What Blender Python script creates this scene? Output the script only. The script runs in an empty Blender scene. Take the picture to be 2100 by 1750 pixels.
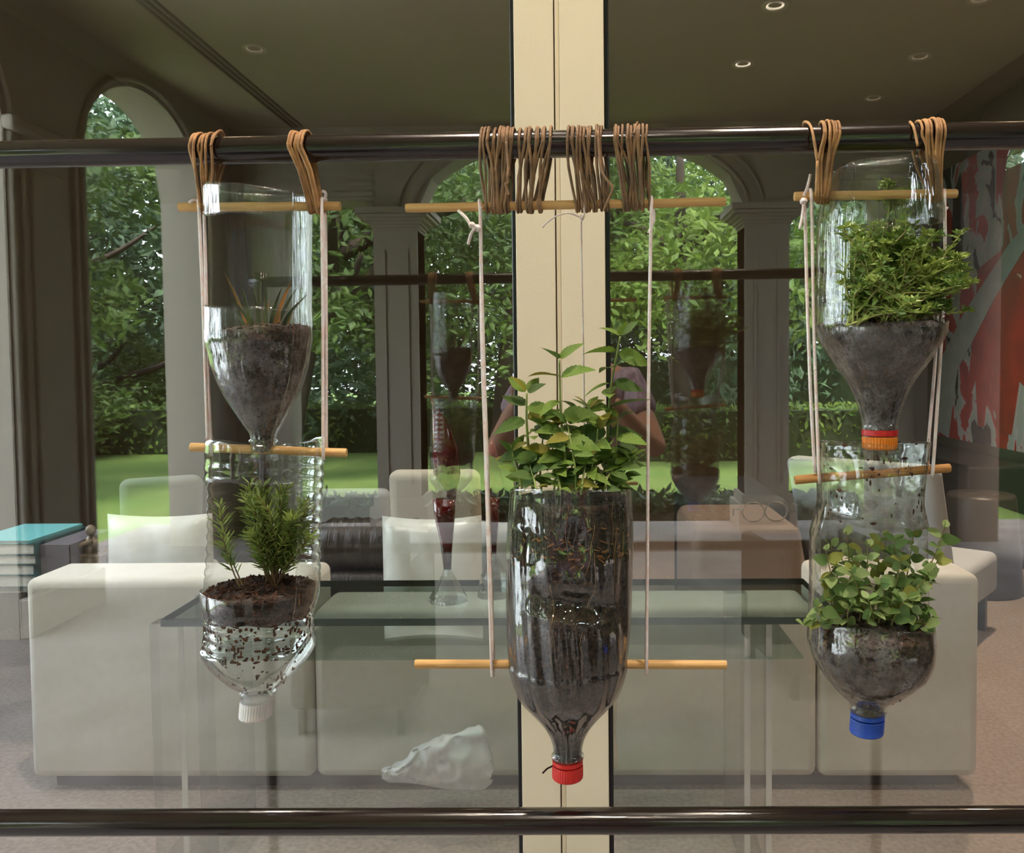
import bpy, bmesh, math, random
from mathutils import Vector, Matrix, Quaternion, noise
R = math.radians
sc = bpy.context.scene
COL = sc.collection

# ------------------------------------------------------------------ camera
F, CX, CY, EYE = 1750.0, 1158.0, 819.0, 1.45
YAW, PITCH, ROLL = R(1.0), R(-2.4), R(-0.53)
CAMROT = Matrix.Rotation(YAW, 3, 'Z') @ Matrix.Rotation(R(90) + PITCH, 3, 'X') @ Matrix.Rotation(ROLL, 3, 'Z')
cam_d = bpy.data.cameras.new('camera'); cam = bpy.data.objects.new('camera', cam_d); COL.objects.link(cam)
cam.location = (0, 0, EYE); cam.rotation_euler = CAMROT.to_euler()
cam_d.sensor_width = 36; cam_d.lens = 36 * F / 2100
cam_d.shift_x = -(CX - 1050) / 2100; cam_d.shift_y = (CY - 875) / 2100
cam_d.clip_start = 0.01; cam_d.clip_end = 300
sc.camera = cam
G = 1.32                      # distance from the camera to the window glass
def P(px, py, Y):
    """point on the plane y = Y that the photograph shows at pixel px, py"""
    d = CAMROT @ Vector(((px - CX) / F, -(py - CY) / F, -1))
    t = Y / d.y
    return Vector((d.x * t, Y, EYE + d.z * t))
def M(px, py, D):
    """same for a thing seen mirrored in the glass: D is its apparent depth"""
    p = P(px, py, D); p.y = 2 * G - D; return p

# ------------------------------------------------------------------ world, exposure
w = bpy.data.worlds.new('sky'); sc.world = w; w.use_nodes = True
bg = w.node_tree.nodes['Background']; bg.inputs[0].default_value = (0.80, 0.90, 1.0, 1); bg.inputs[1].default_value = 9.0
sc.view_settings.view_transform = 'Standard'; sc.view_settings.look = 'None'
sc.view_settings.gamma = 1; sc.view_settings.use_curve_mapping = False
sc.view_settings.exposure = 0.5
sc.cycles.max_bounces = 7; sc.cycles.transparent_max_bounces = 28
sc.cycles.diffuse_bounces = 4; sc.cycles.glossy_bounces = 4; sc.cycles.adaptive_threshold = 0.03
sc.cycles.caustics_reflective = False; sc.cycles.caustics_refractive = False
sc.cycles.sample_clamp_indirect = 6.0
sun_d = bpy.data.lights.new('sun', 'SUN'); sun_d.energy = 26; sun_d.angle = R(12); sun_d.color = (1, .95, .86)
sun = bpy.data.objects.new('sun', sun_d); COL.objects.link(sun); sun.rotation_euler = Vector((.05, .55, 1)).to_track_quat('Z', 'Y').to_euler()
sc.cycles.use_light_tree = False

# ------------------------------------------------------------------ helpers
def lin(r, g, b):
    f = lambda c: (c / 255) / 12.92 if c / 255 <= 0.04045 else (((c / 255) + 0.055) / 1.055) ** 2.4
    return (f(r), f(g), f(b), 1)
MATS = {}
def mat(name, c1, rough=0.6, c2=None, scale=8.0, detail=3.0, bump=0.0, bscale=None, metal=0.0, coat=0.0,
        stretch=None, thr=(0.35, 0.65), spec=0.5, sss=0.0, transl=0.0, sheen=0.0):
    m = bpy.data.materials.new(name); m.use_nodes = True; MATS[name] = m
    nt = m.node_tree; b = nt.nodes['Principled BSDF']
    b.inputs['Base Color'].default_value = c1; b.inputs['Roughness'].default_value = rough
    b.inputs['Metallic'].default_value = metal; b.inputs['Coat Weight'].default_value = coat
    b.inputs['Coat Roughness'].default_value = 0.05
    b.inputs['Specular IOR Level'].default_value = spec
    b.inputs['Sheen Weight'].default_value = sheen
    tc = nt.nodes.new('ShaderNodeTexCoord'); mp = nt.nodes.new('ShaderNodeMapping')
    nt.links.new(tc.outputs['Object'], mp.inputs[0])
    if stretch: mp.inputs['Scale'].default_value = stretch
    if c2:
        n = nt.nodes.new('ShaderNodeTexNoise'); n.inputs['Scale'].default_value = scale; n.inputs['Detail'].default_value = detail
        nt.links.new(mp.outputs[0], n.inputs['Vector'])
        r = nt.nodes.new('ShaderNodeValToRGB'); nt.links.new(n.outputs[0], r.inputs[0])
        r.color_ramp.elements[0].position = thr[0]; r.color_ramp.elements[1].position = thr[1]
        r.color_ramp.elements[0].color = c1; r.color_ramp.elements[1].color = c2
        nt.links.new(r.outputs[0], b.inputs['Base Color'])
    if bump:
        n2 = nt.nodes.new('ShaderNodeTexNoise'); n2.inputs['Scale'].default_value = bscale or scale * 3; n2.inputs['Detail'].default_value = 4
        nt.links.new(mp.outputs[0], n2.inputs['Vector'])
        bp = nt.nodes.new('ShaderNodeBump'); bp.inputs['Strength'].default_value = bump; bp.inputs['Distance'].default_value = 0.01
        nt.links.new(n2.outputs[0], bp.inputs['Height']); nt.links.new(bp.outputs[0], b.inputs['Normal'])
    if transl:
        t = nt.nodes.new('ShaderNodeBsdfTranslucent'); mx = nt.nodes.new('ShaderNodeMixShader'); mx.inputs[0].default_value = transl
        if c2: nt.links.new(r.outputs[0], t.inputs[0])
        else: t.inputs[0].default_value = c1
        nt.links.new(b.outputs[0], mx.inputs[1]); nt.links.new(t.outputs[0], mx.inputs[2])
        nt.links.new(mx.outputs[0], nt.nodes['Material Output'].inputs[0])
    return m
def clear(name, tint, r0, power=5.0, rough=0.0, bump=0.0, bscale=60, gain=1.0, film=None, stretch=None):
    """thin clear sheet: straight transmission plus a mirror that grows towards grazing angles"""
    m = bpy.data.materials.new(name); m.use_nodes = True; MATS[name] = m
    nt = m.node_tree; nt.nodes.remove(nt.nodes['Principled BSDF']); L = nt.links.new
    tr = nt.nodes.new('ShaderNodeBsdfTransparent'); tr.inputs[0].default_value = tint
    gl = nt.nodes.new('ShaderNodeBsdfGlossy'); gl.inputs['Roughness'].default_value = rough
    lw = nt.nodes.new('ShaderNodeLayerWeight'); lw.inputs[0].default_value = 0.5
    pw = nt.nodes.new('ShaderNodeMath'); pw.operation = 'POWER'; pw.inputs[1].default_value = power
    ma = nt.nodes.new('ShaderNodeMath'); ma.operation = 'MULTIPLY_ADD'; ma.inputs[1].default_value = gain * (1 - r0); ma.inputs[2].default_value = r0
    L(lw.outputs['Facing'], pw.inputs[0]); L(pw.outputs[0], ma.inputs[0])
    mx = nt.nodes.new('ShaderNodeMixShader'); L(ma.outputs[0], mx.inputs[0]); L(tr.outputs[0], mx.inputs[1]); L(gl.outputs[0], mx.inputs[2])
    if bump:
        tc = nt.nodes.new('ShaderNodeTexCoord'); mp = nt.nodes.new('ShaderNodeMapping'); L(tc.outputs['Object'], mp.inputs[0])
        if stretch: mp.inputs['Scale'].default_value = stretch
        n = nt.nodes.new('ShaderNodeTexNoise'); n.inputs['Scale'].default_value = bscale; n.inputs['Detail'].default_value = 2
        L(mp.outputs[0], n.inputs['Vector'])
        bp = nt.nodes.new('ShaderNodeBump'); bp.inputs['Strength'].default_value = bump; bp.inputs['Distance'].default_value = 0.004
        L(n.outputs[0], bp.inputs['Height']); L(bp.outputs[0], gl.inputs['Normal'])
    out = mx
    if film:                      # clinging dust / condensation with a patchy shape of its own
        col, amount, fs, lo, hi = film
        tc2 = nt.nodes.new('ShaderNodeTexCoord'); nf = nt.nodes.new('ShaderNodeTexNoise'); nf.inputs['Scale'].default_value = fs; nf.inputs['Detail'].default_value = 6
        L(tc2.outputs['Object'], nf.inputs['Vector'])
        mr = nt.nodes.new('ShaderNodeMapRange'); mr.inputs[1].default_value = lo; mr.inputs[2].default_value = hi; mr.inputs[4].default_value = amount
        L(nf.outputs[0], mr.inputs[0])
        df = nt.nodes.new('ShaderNodeBsdfDiffuse'); df.inputs[0].default_value = col
        m2 = nt.nodes.new('ShaderNodeMixShader'); L(mr.outputs[0], m2.inputs[0]); L(mx.outputs[0], m2.inputs[1]); L(df.outputs[0], m2.inputs[2])
        out = m2
    L(out.outputs[0], nt.nodes['Material Output'].inputs[0])
    return m
def emit(name, col, s):
    m = bpy.data.materials.new(name); m.use_nodes = True; MATS[name] = m
    nt = m.node_tree; nt.nodes.remove(nt.nodes['Principled BSDF'])
    e = nt.nodes.new('ShaderNodeEmission'); e.inputs[0].default_value = col; e.inputs[1].default_value = s
    nt.links.new(e.outputs[0], nt.nodes['Material Output'].inputs[0]); return m

class MB:
    def __init__(s): s.v = []; s.f = []
    def add(s, vs, fs):
        o = len(s.v); s.v += [tuple(v) for v in vs]; s.f += [tuple(i + o for i in f) for f in fs]; return s
    def box(s, x0, x1, y0, y1, z0, z1, mtx=None):
        vs = [Vector((x, y, z)) for x in (x0, x1) for y in (y0, y1) for z in (z0, z1)]
        if mtx: vs = [mtx @ v for v in vs]
        return s.add(vs, [(0, 1, 3, 2), (4, 6, 7, 5), (0, 4, 5, 1), (2, 3, 7, 6), (0, 2, 6, 4), (1, 5, 7, 3)])
    def hexa(s, b, t):
        return s.add(list(b) + list(t), [(3, 2, 1, 0), (4, 5, 6, 7), (0, 1, 5, 4), (1, 2, 6, 5), (2, 3, 7, 6), (3, 0, 4, 7)])
    def tube(s, pts, r, n=8, caps=True, closed=False, smooth=0):
        pts = [Vector(p) for p in pts]
        rr = r if isinstance(r, (list, tuple)) else [r] * len(pts)
        if smooth: pts, rr = spline(pts, rr, smooth, closed)
        m = len(pts); o = len(s.v); up = None
        for i, p in enumerate(pts):
            a = pts[i - 1] if (i or closed) else p; b = pts[(i + 1) % m] if (i < m - 1 or closed) else p
            t = (b - a).normalized() if (b - a).length > 1e-9 else Vector((0, 0, 1))
            if up is None: up = Vector((0, 0, 1)) if abs(t.z) < 0.9 else Vector((1, 0, 0))
            up = up - t * up.dot(t)
            up = up.normalized() if up.length > 1e-6 else t.orthogonal().normalized()
            q = t.cross(up)
            for k in range(n):
                an = 2 * math.pi * k / n
                s.v.append(tuple(p + (up * math.cos(an) + q * math.sin(an)) * rr[i]))
        for i in range(m if closed else m - 1):
            for k in range(n):
                a0 = o + i * n; a1 = o + ((i + 1) % m) * n; k2 = (k + 1) % n
                s.f.append((a0 + k, a0 + k2, a1 + k2, a1 + k))
        if caps and not closed:
            s.f.append(tuple(o + k for k in reversed(range(n)))); s.f.append(tuple(o + (m - 1) * n + k for k in range(n)))
        return s
    def lathe(s, prof, n=32, axis=None, cap0=True, cap1=True):
        """prof: (r, z) list; axis: function z -> (x, y)"""
        o = len(s.v); ax = axis or (lambda z: (0, 0))
        for r, z in prof:
            cx, cy = ax(z)
            for k in range(n):
                a = 2 * math.pi * k / n; s.v.append((cx + r * math.sin(a), cy - r * math.cos(a), z))
        for i in range(len(prof) - 1):
            for k in range(n):
                k2 = (k + 1) % n; s.f.append((o + i * n + k, o + i * n + k2, o + (i + 1) * n + k2, o + (i + 1) * n + k))
        if cap0: s.f.append(tuple(o + k for k in reversed(range(n))))
        if cap1: s.f.append(tuple(o + (len(prof) - 1) * n + k for k in range(n)))
        return s
    def ball(s, c, rx, ry, rz, n=12, m=8):
        prof = [(max(1e-4, math.sin(math.pi * i / m)), -math.cos(math.pi * i / m)) for i in range(m + 1)]
        o = len(s.v); s.lathe(prof, n)
        for i in range(o, len(s.v)):
            x, y, z = s.v[i]; s.v[i] = (c[0] + x * rx, c[1] + y * ry, c[2] + z * rz)
        return s
    def mesh(s, name, material, smooth=False):
        me = bpy.data.meshes.new(name); me.from_pydata(s.v, [], s.f); me.update()
        if smooth: me.polygons.foreach_set('use_smooth', [True] * len(me.polygons))
        if material: me.materials.append(MATS[material] if isinstance(material, str) else material)
        return me
    def build(s, name, material, parent=None, smooth=False, bevel=0, seg=2, solid=0, subd=0):
        o = bpy.data.objects.new(name, s.mesh(name, material, smooth)); COL.objects.link(o)
        if parent: put(o, parent)
        if solid:
            md = o.modifiers.new('thickness', 'SOLIDIFY'); md.thickness = solid; md.offset = 0
        if bevel:
            md = o.modifiers.new('edge', 'BEVEL'); md.width = bevel; md.segments = seg; md.limit_method = 'ANGLE'; md.angle_limit = R(40)
            o.data.polygons.foreach_set('use_smooth', [True] * len(o.data.polygons)); 
            try: o.data.set_sharp_from_angle(angle=R(40))
            except Exception: pass
        if subd:
            md = o.modifiers.new('smooth', 'SUBSURF'); md.levels = subd; md.render_levels = subd
        return o
def spline(pts, rr, k, closed=False):
    out, ro = [], []; n = len(pts)
    g = (lambda i: pts[i % n]) if closed else (lambda i: pts[max(0, min(n - 1, i))])
    gr = (lambda i: rr[i % n]) if closed else (lambda i: rr[max(0, min(n - 1, i))])
    for i in range(n if closed else n - 1):
        p0, p1, p2, p3 = g(i - 1), g(i), g(i + 1), g(i + 2)
        for j in range(k):
            t = j / k; t2 = t * t; t3 = t2 * t
            out.append(0.5 * ((2 * p1) + (p2 - p0) * t + (2 * p0 - 5 * p1 + 4 * p2 - p3) * t2 + (3 * p1 - p0 - 3 * p2 + p3) * t3))
            ro.append(gr(i) * (1 - t) + gr(i + 1) * t)
    if not closed: out.append(pts[-1]); ro.append(rr[-1])
    return out, ro
def put(o, parent):
    o.parent = parent; o.matrix_parent_inverse = Matrix.Translation(-Vector(parent.location)) if parent.parent is None else Matrix.Translation(-Vector(parent.location)) @ Matrix.Identity(4)
def tag(o, label, cat, group=None, kind=None):
    o['label'] = label; o['category'] = cat
    if group: o['group'] = group
    if kind: o['kind'] = kind
    return o
def struct(o, label=None):
    o['kind'] = 'structure'
    if label: o['label'] = label
    return o
def thing(name, label, cat, loc=(0, 0, 0), group=None):
    o = bpy.data.objects.new(name, None); COL.objects.link(o); o.location = loc; o.empty_display_size = 0.05
    return tag(o, label, cat, group)
def rnd(a, b): return random.uniform(a, b)
random.seed(7)

# ------------------------------------------------------------------ materials
mat('cream_paint', lin(224, 210, 186), 0.55, bump=0.05, bscale=300)
mat('seam_dark', lin(60, 50, 42), 0.8)
mat('seam_tan', lin(178, 152, 116), 0.7)
mat('black_gasket', lin(22, 22, 24), 0.35)
mat('lacquer', lin(26, 16, 15), 0.2, c2=lin(34, 22, 20), scale=30, bump=0.06, bscale=45, coat=0.6, stretch=(0.3, 6, 6))
mat('pine', lin(232, 188, 126), 0.55, c2=lin(200, 148, 88), scale=14, detail=5, bump=0.15, stretch=(1.2, 40, 40), thr=(0.3, 0.75))
mat('pine_worn', lin(206, 152, 88), 0.6, c2=lin(158, 104, 54), scale=14, detail=5, bump=0.15, stretch=(1.2, 40, 40), thr=(0.3, 0.75))
mat('leather_cord', lin(196, 146, 96), 0.6, c2=lin(140, 100, 64), scale=60, bump=0.2, bscale=300)
mat('leather_cord_dark', lin(156, 118, 84), 0.6, c2=lin(110, 84, 60), scale=60, bump=0.2, bscale=300)
mat('pink_string', lin(250, 222, 216), 0.85, c2=lin(254, 244, 244), scale=120, bump=0.3, bscale=900)
mat('soil', lin(30, 20, 15), 0.95, c2=lin(74, 50, 36), scale=140, detail=6, bump=0.9, bscale=260)
def soil_mat(name, dark, brown, grey, amount):
    m = bpy.data.materials.new(name); m.use_nodes = True; MATS[name] = m; nt = m.node_tree; L = nt.links.new; b = nt.nodes['Principled BSDF']
    b.inputs['Roughness'].default_value = .85
    tc = nt.nodes.new('ShaderNodeTexCoord')
    def tex(sc_, det, lo, hi, ro=.6):
        n = nt.nodes.new('ShaderNodeTexNoise'); n.inputs['Scale'].default_value = sc_; n.inputs['Detail'].default_value = det; n.inputs['Roughness'].default_value = ro
        L(tc.outputs['Object'], n.inputs['Vector']); r = nt.nodes.new('ShaderNodeMapRange'); r.inputs[1].default_value = lo; r.inputs[2].default_value = hi; L(n.outputs[0], r.inputs[0]); return r
    fine = tex(230, 6, .38, .62); patch = tex(34, 8, .44, .6, .7); specks = tex(330, 3, .56, .62)
    m1 = nt.nodes.new('ShaderNodeMix'); m1.data_type = 'RGBA'; m1.inputs[6].default_value = dark; m1.inputs[7].default_value = brown; L(fine.outputs[0], m1.inputs[0])
    ma = nt.nodes.new('ShaderNodeMath'); ma.operation = 'MULTIPLY'; ma.inputs[1].default_value = amount; L(patch.outputs[0], ma.inputs[0])
    m2 = nt.nodes.new('ShaderNodeMix'); m2.data_type = 'RGBA'; L(ma.outputs[0], m2.inputs[0]); L(m1.outputs[2], m2.inputs[6]); m2.inputs[7].default_value = grey
    m3 = nt.nodes.new('ShaderNodeMix'); m3.data_type = 'RGBA'; ms = nt.nodes.new('ShaderNodeMath'); ms.operation = 'MULTIPLY'; ms.inputs[1].default_value = .8; L(specks.outputs[0], ms.inputs[0])
    L(ms.outputs[0], m3.inputs[0]); L(m2.outputs[2], m3.inputs[6]); m3.inputs[7].default_value = dark
    L(m3.outputs[2], b.inputs['Base Color'])
    bp = nt.nodes.new('ShaderNodeBump'); bp.inputs['Strength'].default_value = .7; bp.inputs['Distance'].default_value = .004; L(fine.outputs[0], bp.inputs['Height']); L(bp.outputs[0], b.inputs['Normal'])
soil_mat('soil_grey', lin(36, 25, 19), lin(92, 68, 54), lin(150, 136, 134), .85)
soil_mat('soil_brown', lin(30, 21, 17), lin(84, 58, 42), lin(98, 80, 72), .5)
mat('soil_crumb', lin(44, 26, 18), 0.95, c2=lin(84, 52, 32), scale=200)
mat('root_fibre', lin(170, 122, 74), 0.9)
mat('bark_chip', lin(150, 104, 62), 0.9)
clear('pet', (0.97, 0.98, 0.97, 1), 0.06, 3.0, 0.03, bump=0.12, bscale=45, gain=0.75)
clear('pet_fluted', (0.97, 0.98, 0.97, 1), 0.06, 3.0, 0.03, bump=0.3, bscale=40, gain=0.75, stretch=(6, 6, 0.6))
clear('pet_dirty', (0.95, 0.96, 0.94, 1), 0.06, 3.2, 0.05, bump=0.35, bscale=55, gain=0.75, film=(lin(120, 108, 98), 0.4, 70, 0.5, 0.75))
clear('pet_crumpled', (0.95, 0.96, 0.95, 1), 0.075, 3.0, 0.03, bump=0.25, bscale=28, gain=0.75, stretch=(2.5, 2.5, 0.7))
clear('window_glass', (0.96, 0.955, 0.94, 1), 0.17, 5.0)
clear('table_glass', (0.80, 0.90, 0.86, 1), 0.07, 4.0)
clear('acrylic', (0.95, 0.96, 0.95, 1), 0.06, 3.0)
clear('crystal', (0.93, 0.96, 0.95, 1), 0.12, 2.0, 0.02, bump=0.8, bscale=25)
mat('ruby_glass', lin(112, 14, 22), 0.08, c2=lin(82, 10, 16), scale=20, coat=0.6)
mat('acrylic_glint', lin(226, 226, 222), 0.15)
mat('table_edge', lin(70, 92, 84), 0.15, coat=0.5)
mat('cap_white', lin(236, 226, 222), 0.4); mat('cap_red', lin(214, 44, 38), 0.4); mat('cap_orange', lin(240, 134, 34), 0.35)
mat('cap_blue', lin(38, 82, 190), 0.45, c2=lin(72, 98, 168), scale=90, thr=(0.5, 0.8)); mat('band_red', lin(206, 40, 40), 0.4)
mat('mint_leaf', lin(92, 124, 40), 0.45, c2=lin(128, 154, 62), scale=40, bump=0.35, bscale=180, transl=0.25)
mat('mint_yellow', lin(150, 148, 44), 0.5, c2=lin(120, 112, 36), scale=40, bump=0.3, bscale=180, transl=0.25)
mat('mint_dark', lin(62, 92, 34), 0.45, c2=lin(92, 120, 48), scale=40, bump=0.35, bscale=180, transl=0.2)
mat('mint_stem', lin(140, 158, 82), 0.6, c2=lin(116, 126, 66), scale=50)
mat('oregano_leaf', lin(128, 154, 88), 0.5, c2=lin(168, 186, 124), scale=60, bump=0.2, bscale=200, transl=0.25)
mat('oregano_dark', lin(92, 124, 60), 0.5, c2=lin(130, 156, 90), scale=60, bump=0.2, bscale=200, transl=0.2)
mat('oregano_gold', lin(172, 172, 84), 0.55, c2=lin(140, 148, 66), scale=60, bump=0.2, bscale=200, transl=0.25)
mat('oregano_stem', lin(150, 130, 88), 0.7, c2=lin(130, 136, 76), scale=40)
mat('thyme_leaf', lin(92, 122, 52), 0.5, c2=lin(156, 174, 88), scale=45, transl=0.2)
mat('thyme_stem', lin(168, 176, 96), 0.6, c2=lin(120, 108, 64), scale=40)
mat('rosemary_leaf', lin(100, 124, 56), 0.45, c2=lin(156, 170, 90), scale=35, transl=0.2)
mat('rosemary_stem', lin(96, 62, 44), 0.8, c2=lin(124, 116, 64), scale=30)
mat('blade_green', lin(92, 100, 50), 0.5, c2=lin(66, 72, 44), scale=40); mat('blade_orange', lin(206, 128, 66), 0.6, c2=lin(130, 104, 56), scale=50)
mat('sofa_fabric', lin(226, 222, 212), 0.95, c2=lin(221, 217, 206), scale=30, bump=0.12, bscale=500, sheen=0.3)
mat('plinth', lin(84, 76, 78), 0.6)
mat('satin', lin(214, 220, 216), 0.35, c2=lin(196, 202, 194), scale=9, bump=0.12, bscale=14, sheen=0.3)
mat('dark_leather', lin(58, 50, 48), 0.4, c2=lin(44, 38, 36), scale=30, bump=0.7, bscale=26, stretch=(4, 0.6, 0.6))
mat('pale_cushion', lin(196, 202, 208), 0.8); mat('beige_fabric', lin(206, 198, 182), 0.9); mat('grey_fabric', lin(150, 156, 152), 0.85)
mat('taupe_leather', lin(120, 102, 90), 0.55, bump=0.2, bscale=60)
mat('carpet', lin(168, 152, 142), 1.0, c2=lin(146, 130, 122), scale=60, bump=0.4, bscale=700)
mat('room_wall', lin(128, 116, 98), 0.9, bump=0.03, bscale=200); mat('room_ceiling', lin(140, 130, 110), 0.95)
mat('patio_paint', lin(168, 158, 144), 0.85, bump=0.04, bscale=150); mat('patio_ceiling', lin(150, 140, 116), 0.95)
mat('patio_stone', lin(150, 142, 140), 0.7, c2=lin(124, 116, 114), scale=3, bump=0.15, bscale=40)
mat('reflector_white', lin(228, 228, 226), 0.8); mat('patio_shade', lin(74, 64, 56), 0.9)
mat('brick_dark', lin(62, 52, 44), 0.95, c2=lin(84, 70, 60), scale=6)
mat('lawn', lin(84, 112, 44), 1.0, c2=lin(112, 132, 64), scale=1.5, detail=6, bump=0.6, bscale=60)
mat('bed', lin(70, 56, 44), 1.0, c2=lin(48, 66, 32), scale=4)
mat('leaf_a', lin(62, 88, 44), 0.55, c2=lin(104, 128, 66), scale=2.2, transl=0.3)
mat('leaf_b', lin(48, 74, 48), 0.55, c2=lin(84, 112, 78), scale=2.0, transl=0.25)
mat('leaf_c', lin(82, 112, 46), 0.55, c2=lin(130, 152, 72), scale=2.2, transl=0.35)
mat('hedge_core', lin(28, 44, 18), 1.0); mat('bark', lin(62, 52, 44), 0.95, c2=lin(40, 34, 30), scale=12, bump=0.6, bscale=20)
mat('wicker', lin(44, 36, 31), 0.7, c2=lin(30, 25, 22), scale=80, bump=0.6, bscale=90)
mat('black_satin', lin(24, 24, 25), 0.35); mat('black_soft', lin(36, 34, 34), 0.7); mat('drum_metal', lin(70, 66, 62), 0.4, metal=0.3)
mat('teal_cover', lin(20, 96, 104), 0.5, c2=lin(28, 70, 82), scale=20); mat('aqua_cover', lin(112, 190, 196), 0.45); mat('slate_cover', lin(104, 100, 112), 0.5)
mat('paper', lin(228, 226, 220), 0.9, c2=lin(196, 196, 192), scale=90, stretch=(0.1, 0.1, 12))
mat('bronze', lin(96, 82, 68), 0.45, c2=lin(150, 136, 118), scale=30, metal=0.3)
mat('bag_film', lin(240, 240, 244), 0.35, bump=0.5, bscale=18, transl=0.3)
mat('downlight_trim', lin(196, 186, 168), 0.4, metal=0.6); mat('slot_dark', lin(40, 36, 30), 0.8)
emit('lamp_glow', (1.0, 0.72, 0.42, 1), 22.0); emit('lamp_dim', (1.0, 0.78, 0.5, 1), .5); emit('lamp_soft', (1.0, 0.85, 0.62, 1), 3.0)
mat('skin', lin(196, 146, 120), 0.5, sss=0.1); mat('shirt', lin(128, 104, 128), 0.8, c2=lin(182, 168, 182), scale=10, stretch=(6, 6, 0.4)); mat('shorts', lin(48, 34, 38), 0.85)
mat('hair', lin(70, 48, 34), 0.6, c2=lin(44, 30, 22), scale=30, stretch=(5, 5, 0.5)); mat('phone', lin(30, 30, 34), 0.25)
mat('eye_white', lin(236, 232, 226), 0.3); mat('lip', lin(170, 96, 90), 0.5)

# ================================================================== STRUCTURE
HZ = 3.5
def arch_wall(name, u0, u1, fixed, thick, along, openings, top, material):
    """wall along x or y; openings: (ua, ub, spring z, apex z)"""
    m = MB()
    def hx(a, b, za, zb):
        if along == 'x': bpts = [(a, fixed, za), (b, fixed, zb), (b, fixed + thick, zb), (a, fixed + thick, za)]
        else: bpts = [(fixed, a, za), (fixed, b, zb), (fixed + thick, b, zb), (fixed + thick, a, za)]
        m.hexa(bpts, [(p[0], p[1], top) for p in bpts])
    cur = u0
    for ua, ub, zs, zt in sorted(openings):
        if ua > cur: hx(cur, ua, 0, 0)
        n = 22 if zt > zs + 0.02 else 1
        for i in range(n):
            t0, t1 = i / n, (i + 1) / n
            z = lambda t: zs + (zt - zs) * math.sqrt(max(0, 1 - (2 * t - 1) ** 2))
            hx(ua + (ub - ua) * t0, ua + (ub - ua) * t1, z(t0), z(t1))
        cur = ub
    if cur < u1: hx(cur, u1, 0, 0)
    return struct(m.build(name, material))
# --- garden side of the patio (behind the camera, seen mirrored in the glass)
DA = 7.4
YA = 2 * G - DA
cl = M(815, 700, DA).x; cr = M(1572, 700, DA).x; cw = 0.19
zcap = M(815, 442, DA).z
zs_arch = M(860, 430, DA).z; za_arch = M(1190, 270, DA).z; zl = M(700, 412, DA).z
xl_pier = M(590, 700, DA).x; xr_pier = M(1800, 700, DA).x; SX = 3.0
arch_wall('wall_garden', -SX - 0.3, SX + 0.3, YA, -0.32, 'x',
          [(cl + cw, cr - cw, zs_arch, za_arch), (xl_pier, cl - cw, zl, zl), (cr + cw, xr_pier, zl, zl)], HZ, 'patio_paint')
ya = [2 * G - d for d in (5.18, 6.79)]
side_open = [(ya[1], ya[0], 2.75, 3.36), (2 * G - 4.45, 2 * G - 2.75, 2.75, 3.36), (-.05, 1.15, 2.75, 3.36)]
arch_wall('wall_left', YA, G + 0.05, -SX, -0.32, 'y', side_open, HZ, 'patio_paint')
arch_wall('wall_right', YA, G + 0.05, SX, 0.32, 'y', [side_open[0], side_open[1]], HZ, 'patio_shade')  # shade put into the wall colour so this side mirrors dark
for nm, x in (('column', cl), ('column', cr)):
    o = MB(); h = cw
    for a, z0, z1 in ((h + .06, 0, .22), (h + .03, .22, .30), (h, .30, zcap - .16)): o.box(x - a, x + a, YA - .32 - (a - h), YA + .02 + (a - h), z0, z1)
    t = MB(); z = zcap - .16
    for i in range(6):
        a = h + .11 * (i / 5) ** 2; t.box(x - a, x + a, YA - .32 - (a - h), YA + .02 + (a - h), z + i * .026, z + (i + 1) * .026)
    c = o.build('column', 'patio_paint'); struct(c, 'square painted porch column %s of the wide arch, mirrored in the glass' % ('left' if x < 0 else 'right'))
    a = h + .13; t.box(x - a, x + a, YA - .45, YA + .15, zcap, zcap + .05); t.build('capital', 'patio_paint', c)
    rl = MB()
    for dx in (-.1, .1): rl.box(x + dx - .012, x + dx + .012, YA + .02, YA + .035, .4, zcap - .3)
    rl.build('moulding', 'patio_paint', c)
wg = bpy.data.objects['wall_garden']
for off, rr in ((.03, .018), (.16, .012)):
    uc = (cl + cr) / 2; ha = (cr - cl) / 2 - cw + off
    MB().tube([(uc + ha * math.cos(math.pi * i / 40), YA + .01, zs_arch + (za_arch - zs_arch + off) * math.sin(math.pi * i / 40)) for i in range(41)], rr, 8).build('arch_moulding', 'patio_paint', wg, True)
for xa_, xb_ in ((xl_pier, cl - cw), (cr + cw, xr_pier)):
    for q in range(3): MB().box(xa_, xb_, YA, YA + .03 - .006 * q, zl + .03 + .09 * q, zl + .07 + .09 * q).build('lintel_moulding', 'patio_paint', wg)
wl_ = bpy.data.objects['wall_left']; y0_, y1_ = ya[0], 2 * G - 4.45
for yy in (y0_ + .04, y0_ + .12, y1_ - .12, y1_ - .04): MB().box(-SX, -SX + .03, yy - .018, yy + .018, .25, 2.7).build('pier_moulding', 'patio_paint', wl_, bevel=.006)
MB().box(-SX, -SX + .02, y0_ + .2, y1_ - .2, .4, 2.55).build('pier_panel', 'patio_paint', wl_, bevel=.006)
MB().box(-SX, -SX + .07, y0_ - .01, y1_ + .01, 2.7, 2.78).build('pier_capital', 'patio_paint', wl_, bevel=.02); MB().box(-SX, -SX + .06, y0_, y1_, 0, .22).build('pier_base', 'patio_paint', wl_, bevel=.01)
for o0, o1 in ((ya[1], ya[0]), (2 * G - 4.45, 2 * G - 2.75)):
    c_ = (o0 + o1) / 2; h_ = (o1 - o0) / 2 + .05
    MB().tube([(-SX + .01, c_ + h_ * math.cos(math.pi * i / 32), 2.75 + .66 * math.sin(math.pi * i / 32)) for i in range(33)], .02, 8).build('arch_moulding', 'patio_paint', wl_, True)
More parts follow.
